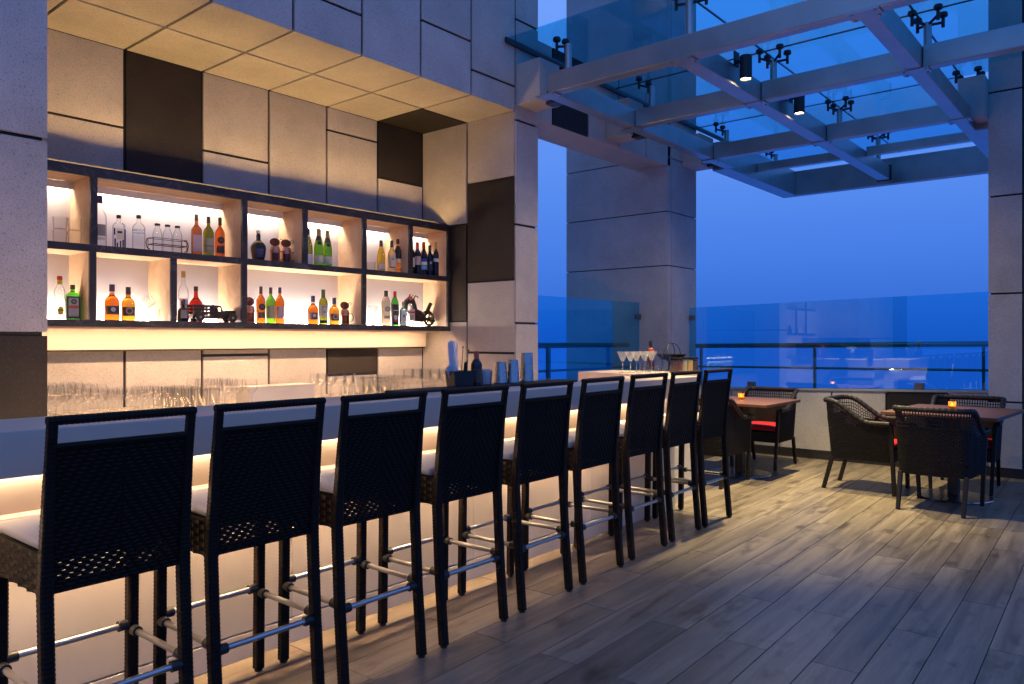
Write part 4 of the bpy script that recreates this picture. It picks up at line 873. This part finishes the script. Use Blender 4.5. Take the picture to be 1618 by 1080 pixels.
def wrap_mat():
    m, t, b = newmat('wrapped_wicker'); N = t.nodes.new; L = t.links.new
    tcx = N('ShaderNodeTexCoord'); wv = N('ShaderNodeTexWave'); wv.bands_direction = 'Z'; wv.inputs['Scale'].default_value = 45; wv.inputs['Distortion'].default_value = 1.2; wv.inputs['Detail Scale'].default_value = 3
    L(tcx.outputs['Object'], wv.inputs['Vector']); bp = N('ShaderNodeBump'); bp.inputs['Strength'].default_value = .7; bp.inputs['Distance'].default_value = .003
    L(wv.outputs[1], bp.inputs['Height']); L(bp.outputs[0], b.inputs['Normal'])
    b.inputs['Base Color'].default_value = (.020, .017, .014, 1); b.inputs['Roughness'].default_value = .42; return m
M['wrap'] = wrap_mat()
def bent_post(par, name, pts, w=.039, wt=None):
    """a wicker wrapped square post with softened corners and rows of raised strands"""
    m = MB(); prof = [(-1,-.7),(-.7,-1),(.7,-1),(1,-.7),(1,.7),(.7,1),(-.7,1),(-1,.7)]; k = len(prof); b = len(m.v)
    # resample so every wrap turn has its own ridge
    P = [Vector(p) for p in pts]; out = []
    for a, c_ in zip(P, P[1:]):
        s = max(1, int((c_-a).length/.007))
        for i in range(s): out.append(a.lerp(c_, i/s))
    out.append(P[-1])
    for i, p in enumerate(out):
        ww = (w if wt is None else w+(wt-w)*max(0, min(1, (p.z-.62)/.4)))/2*(1.0 if i % 2 else .94)
        for q in prof: m.v.append((p.x+q[0]*ww, p.y+q[1]*ww, p.z))
    for i in range(len(out)-1):
        for j in range(k): m.f.append((b+i*k+j, b+i*k+(j+1) % k, b+(i+1)*k+(j+1) % k, b+(i+1)*k+j))
    m.f.append(tuple(b+j for j in range(k))[::-1]); m.f.append(tuple(b+(len(out)-1)*k+j for j in range(k)))
    return m.obj(name, M['wicker'], par)
def basket(name, par, path, z0, z1, cell=.022, row=.0115, amp=.0035, mat='wicker', lift=None):
    """basket woven skirt: an over-and-under checker of small raised cells along a path"""
    m = MB(); P = [Vector((p[0], p[1], 0)) for p in path]; S = [0]
    for a, b in zip(P, P[1:]): S.append(S[-1]+(b-a).length)
    def pt(s):
        for i in range(len(P)-1):
            if s <= S[i+1]+1e-9:
                k = (s-S[i])/(S[i+1]-S[i]); p = P[i].lerp(P[i+1], k); d = (P[i+1]-P[i]).normalized(); return p, Vector((d.y, -d.x, 0))
        return P[-1], Vector((0, 0, 0))
    n = max(1, int(S[-1]/cell)); nr = max(1, int((z1-z0)/row))
    for i in range(n):
        sa, sb = S[-1]*i/n, S[-1]*(i+1)/n; sm = (sa+sb)/2
        pa, na = pt(sa+1e-4); pb, nb_ = pt(sb-1e-4); pm_, nm_ = pt(sm)
        la, lb2 = (lift(sa/S[-1]), lift(sb/S[-1])) if lift else ((0, 1), (0, 1))
        for r in range(nr):
            fa, fb = r/nr, (r+.88)/nr
            def zz(l, f): return z0+(z1-z0)*(l[0]+(l[1]-l[0])*f)
            hgt = amp if (i+r) % 2 else -amp*.3
            za0, za1, zb0, zb1 = zz(la, fa), zz(la, fb), zz(lb2, fa), zz(lb2, fb); zm0, zm1 = (za0+zb0)/2, (za1+zb1)/2
            q = pm_+nm_*hgt
            a0 = (pa.x, pa.y, za0); a1 = (pa.x, pa.y, za1); b0 = (pb.x, pb.y, zb0); b1 = (pb.x, pb.y, zb1); m0 = (q.x, q.y, zm0); m1 = (q.x, q.y, zm1)
            m.quad(a0, m0, m1, a1); m.quad(m0, b0, b1, m1)
        # backing
        ia, ib = pa-na*.003, pb-nb_*.003
        m.quad((ia.x, ia.y, z0+(z1-z0)*la[0]), (ib.x, ib.y, z0+(z1-z0)*lb2[0]), (ib.x, ib.y, z0+(z1-z0)*lb2[1]), (ia.x, ia.y, z0+(z1-z0)*la[1]))
    o = m.obj(name, M[mat], par); o['kind'] = 'stuff'; return o

stool = thing('bar_stool', '', 'bar stool', (0, 0, 0), 0, 'wicker bar stools along the counter')
HW = .205                          # half spacing of the legs; local +x is the back, -x faces the bar
for s in (-1, 1):
    y = s*HW
    bent_post(stool, 'back_leg', [(.205, y, .012), (.180, y, .30), (.163, y, .62), (.170, y, .75), (.190, y, .95), (.215, y, 1.125)], .039, .027)
    bent_post(stool, 'front_leg', [(-.205, y, .012), (-.200, y, .35), (-.195, y, .70)])
    for x in (.205, -.205): MB().lathe([(.015, 0), (.017, .003), (.017, .011)], 12, (x, y, 0)).obj('glide', M['black'], stool, True)
q = MB(); PR = [(.213, -HW-.020), (.213, HW+.020)]
m = MB(); nn = 60
for i in range(nn+1):
    t = i/nn; yy = -HW-.0145+(2*HW+.029)*t; rr_ = .0145*(1.0 if i % 2 else .93)
    for k in range(10):
        a = 2*math.pi*k/10; m.v.append((.215+rr_*math.cos(a), yy, 1.131+rr_*math.sin(a)))
for i in range(nn):
    for k in range(10): m.f.append((i*10+k, i*10+(k+1) % 10, (i+1)*10+(k+1) % 10, (i+1)*10+k))
m.f.append(tuple(range(10))); m.f.append(tuple(nn*10+k for k in range(10))[::-1])
m.obj('top_rail', M['wicker'], stool)
net, st = weave_panel(2*HW-.018, .43, None, .10)
def curve(mb):      # follow the rake of the legs
    for i, (x, y, z) in enumerate(mb.v):
        zz = z+.625; xr = .163+(.007*(zz-.62)/.13 if zz < .75 else .007+.020*(zz-.75)/.2 if zz < .95 else .027+.025*(zz-.95)/.168)
        mb.v[i] = (x+xr, y, zz)
curve(net); curve(st)
pn = net.obj('back_panel', M['wicker_in'], stool); so = st.obj('woven_strands', M['wicker'], pn); so['kind'] = 'stuff'
MB().tube([(.207, -HW, 1.055), (.207, HW, 1.055)], .010, 8).obj('back_edge', M['wicker'], stool, True)
for s in (-1, 1):
    a, b = (-.19, s*(HW+.012)), (.165, s*(HW+.012))
    basket('seat_skirt', stool, [a, b] if s < 0 else [b, a], .625, .745, .034, .015, .0065)
basket('seat_skirt', stool, [(-.212, HW), (-.212, -HW)], .635, .745, .034, .015, .0065)
MB().box(-.205, .16, -HW+.002, HW-.002, .728, .742).obj('seat_deck', M['wicker_in'], stool)
def cushion_mesh(mb, x0, x1, y0, y1, z0, z1, puff=.012, r=.03):
    nx_, ny_ = 12, 12
    def P(i, j, top):
        u, v = i/nx_*2-1, j/ny_*2-1
        x = (x0+x1)/2+(x1-x0)/2*u; y = (y0+y1)/2+(y1-y0)/2*v
        e = (1-abs(u)**4)*(1-abs(v)**4)
        return (x, y, (z0+z1)/2+(1 if top else -1)*((z1-z0)/2*(.55+.45*e)+ (puff*(1-u*u)*(1-v*v) if top else 0)))
    for top in (0, 1):
        for i in range(nx_):
            for j in range(ny_): mb.quad(P(i,j,top), P(i+1,j,top), P(i+1,j+1,top), P(i,j+1,top))
    for i in range(nx_):
        for j in (0, ny_): mb.quad(P(i,j,0), P(i+1,j,0), P(i+1,j,1), P(i,j,1))
    for j in range(ny_):
        for i in (0, nx_): mb.quad(P(i,j,0), P(i,j+1,0), P(i,j+1,1), P(i,j,1))
    return mb
def weld(o):
    bm = bmesh.new(); bm.from_mesh(o.data); bmesh.ops.remove_doubles(bm, verts=bm.verts, dist=.0005); bmesh.ops.recalc_face_normals(bm, faces=bm.faces)
    bm.to_mesh(o.data); bm.free(); o.data.polygons.foreach_set('use_smooth', [True]*len(o.data.polygons)); return o
weld(cushion_mesh(MB(), -.215, .150, -HW-.005, HW+.005, .744, .792, .010).obj('cushion', M['cushion'], stool))
def foot_rail(a, b):
    o = MB().tube([a, b], .0108, 14).obj('foot_rail', M['steel'], stool, True); a, b = Vector(a), Vector(b); d = (b-a).normalized()
    for p, s in ((a, 1), (b, -1)): MB().tube([p+d*s*.012, p+d*s*.048], .0185, 12).obj('sleeve', M['black'], o, True)
foot_rail((.178, -HW, .305), (.178, HW, .305)); foot_rail((-.200, -HW, .345), (-.200, HW, .345))
for s in (-1, 1): foot_rail((-.200, s*HW, .325), (.180, s*HW, .325))
names = ['nearest to the camera at the left frame edge', 'second from the left, in front of the white box', 'third from the left', 'fourth from the left, in front of the black caddy', 'fifth from the left, in front of the steel shakers', 'sixth from the left, left of the martini glasses', 'seventh from the left, in front of the martini glasses', 'eighth from the left, in front of the garnish jars', 'at the far end of the row, beside the dining tables']
spots = [(-2.395, .806, -.02), (-2.405, 1.318, -.01), (-2.402, 1.840, .0), (-2.405, 2.384, -.006), (-2.418, 2.941, -.02), (-2.438, 3.494, -.032), (-2.468, 4.078, -.002), (-2.487, 4.614, -.026), (-2.491, 5.134, .003)]
for i, (x, y, a) in enumerate(spots):
    lb_ = 'black wicker bar stool '+names[i]; loc = (x-.205, y+HW, 0)
    if i == 0: stool.location = loc; stool.rotation_euler = (0, 0, -a); stool['label'] = lb_
    else:
        st_ = dup(stool, loc, -a, lb_)
        for ch in st_.children:
            if ch.name.startswith('cushion'): ch.location = (rnd.uniform(-.010, .006), rnd.uniform(-.012, .012), 0); ch.rotation_euler = (0, 0, R(rnd.uniform(-3, 3)))

# ------------------------------------------------------------------ tub armchairs
chair = thing('wicker_armchair', '', 'armchair', (0, 0, 0), 0, 'wicker armchairs at the dining tables')   # faces local +y
def plan(k):      # U shaped plan at lean k (0 foot of the shell, 1 rim); from right arm round the back to left arm
    wx, yb, yf, r = .255+.022*k, -.255-.045*k, .265, .085; P = [(wx, yf), (wx, yb+r)]
    for i in range(1, 6): t = math.pi/2*i/6; P.append((wx-r+r*math.cos(t), yb+r-r*math.sin(t)))
    P += [(wx-r, yb), (0, yb-.012), (-wx+r, yb)]
    for i in range(1, 6): t = math.pi/2*i/6; P.append((-wx+r-r*math.sin(t), yb+r-r*math.cos(t)))
    P += [(-wx, yb+r), (-wx, yf)]; return P
def resample(P, n):
    P = [Vector((*p, 0)) for p in P]; S = [0]
    for a, b in zip(P, P[1:]): S.append(S[-1]+(b-a).length)
    out = []
    for i in range(n+1):
        s = S[-1]*i/n
        for j in range(len(P)-1):
            if s <= S[j+1]+1e-9: out.append(P[j].lerp(P[j+1], (s-S[j])/(S[j+1]-S[j]))); break
    return out
NP = 76
lo_, hi_ = resample(plan(0), NP), resample(plan(1), NP)
def rim(t): 
    e = min(t, 1-t); k = max(0, min(1, (e-.10)/.22)); k = k*k*(3-2*k); return .625+.185*k
def surf(i, z):
    t = i/NP; k = (z-.285)/(rim(t)-.285); p = lo_[i].lerp(hi_[i], k); return Vector((p.x, p.y, z))
def nrm(i):
    a, b = lo_[max(0, i-1)], lo_[min(NP, i+1)]; d = (b-a).normalized(); return Vector((-d.y, d.x, 0))
skirt = MB(); latt = MB()
for i in range(NP):
    t = (i+.5)/NP; top = rim(t)-.025; e = min(t, 1-t); solid = top-.115*max(0, min(1, (e-.14)/.10)) if e > .14 else top
    rows = int((solid-.285)/.0125); n_ = nrm(i)
    for r in range(rows):
        z0 = .285+(solid-.285)*r/rows; z1 = .285+(solid-.285)*(r+.86)/rows; hgt = .0075 if (i+r) % 2 else -.001
        a0, b0, a1, b1 = surf(i, z0), surf(i+1, z0), surf(i, z1), surf(i+1, z1); m0 = (a0+b0)/2-n_*-hgt; m1 = (a1+b1)/2-n_*-hgt
        skirt.quad(a0, m0, m1, a1); skirt.quad(m0, b0, b1, m1)
    w_ = n_*-.004; a0, b0, a1, b1 = surf(i, .285)+w_, surf(i+1, .285)+w_, surf(i, solid)+w_, surf(i+1, solid)+w_
    skirt.quad(a0, b0, b1, a1)
    if solid < top-.01:
        p0, p1 = surf(i, solid), surf(i, top+.01); latt.bar(p0, p1, .0075, .004, up=(0, 1, 0))
        for k in range(4):
            z = solid+(top-solid)*k/4.; latt.bar(surf(i, z)+n_*.002, surf(i+1, min(z, rim((i+1)/NP)-.01))+n_*.002, .004, .0075)
o = skirt.obj('woven_shell', M['wicker_chair'], chair); o['kind'] = 'stuff'
o = latt.obj('open_lattice', M['wicker_chair'], chair); o['kind'] = 'stuff'
rm = []
for i in range(0, NP+1): t = i/NP; p = surf(i, rim(t)); rm.append(p+nrm(i)*.004)
m = MB(); nn = len(rm)
m.tube(rm, [.024 if i % 2 else .0215 for i in range(nn)], 10); m.obj('rim', M['wicker_chair'], chair)
for s in (-1, 1):
    MB().bar((s*.262, .262, .63), (s*.235, .285, .0), .034, .034, w2=.028).obj('front_leg', M['wicker_chair'], chair, bevel=.004)
    MB().bar((s*.235, -.235, .30), (s*.232, -.315, .0), .034, .034, w2=.028).obj('back_leg', M['wicker_chair'], chair, bevel=.004)
MB().box(-.245, .245, -.235, .262, .365, .392).obj('seat_deck', M['wicker_in'], chair)
basket('seat_apron', chair, [(-.245, .268), (.245, .268)], .285, .392, .022, .012, .004, 'wicker_chair')
weld(cushion_mesh(MB(), -.235, .235, -.225, .262, .393, .455, .012).obj('cushion', M['red'], chair))
arm = [((-1.325, 6.985, 0), R(-3), 'wicker armchair with its back to the camera at the right table'),
       ((-2.010, 7.445, 0), R(-90), 'wicker armchair at the left side of the right table, turned to the right'),
       ((-1.33, 8.06, 0), R(182), 'wicker armchair beyond the right table with its rim above the candle'),
       ((-3.25, 6.85, 0), R(0), 'wicker armchair half hidden behind the last bar stool'),
       ((-3.245, 8.10, 0), R(180), 'wicker armchair with bright red cushion beyond the left table')]
for i, (l, a, lb_) in enumerate(arm):
    if i == 0: chair.location = l; chair.rotation_euler = (0, 0, a); chair['label'] = lb_
    else: dup(chair, l, a, lb_)

# ------------------------------------------------------------------ tables and candles
def table(x, y, sx_, sy_, rz, label):
    t = thing('dining_table', label, 'table', (x, y, 0), rz, 'square dining tables')
    MB().box(-sx_/2, sx_/2, -sy_/2, sy_/2, .722, .750).obj('tabletop', M['table_wood'], t, bevel=.004)
    MB().box(-.20, .20, -.20, .20, .706, .7215).obj('mounting_plate', M['black'], t)
    MB().box(-.04, .04, -.04, .04, .022, .706).obj('pedestal', M['black'], t, bevel=.003)
    MB().lathe([(.300, 0), (.302, .006), (.296, .014), (.06, .022), (0, .022)], 48).obj('base_disc', M['shaker_steel'], t, True)
table(-1.325, 7.51, .86, 1.06, R(-3.5), 'square reddish wood table at the right with a candle')
table(-3.215, 7.42, .90, .90, 0, 'square reddish wood table behind the last bar stool')
def candle(x, y, z, label):
    t = thing('candle_cup', label, 'candle', (x, y, z), 0, 'candles on the tables')
    MB().lathe([(0, .006), (.026, .006), (.028, 0), (.030, .003), (.031, .064), (.029, .064), (.027, .010), (0, .010)], 20, cap=False).obj('glass_cup', M['amber_thin'], t, True)
    MB().lathe([(.0, .011), (.022, .011), (.022, .026), (0, .027)], 14).obj('wax', M['wax'], t)
    MB().lathe([(0, .028), (.004, .033), (.0045, .038), (.0018, .047), (0, .051)], 10).obj('flame', M['flame'], t, True)
    l = bpy.data.lights.new('candle_glow', 'POINT'); l.energy = .30; l.color = (1, .5, .16); l.shadow_soft_size = .012
    lo2 = bpy.data.objects.new('candle_glow', l); C.objects.link(lo2); lo2.parent = t; lo2.location = (0, 0, .046)
candle(-1.37, 7.70, .7505, 'amber glass candle cup glowing on the right table')
candle(-3.24, 7.50, .7505, 'amber glass candle cup glowing on the left table')
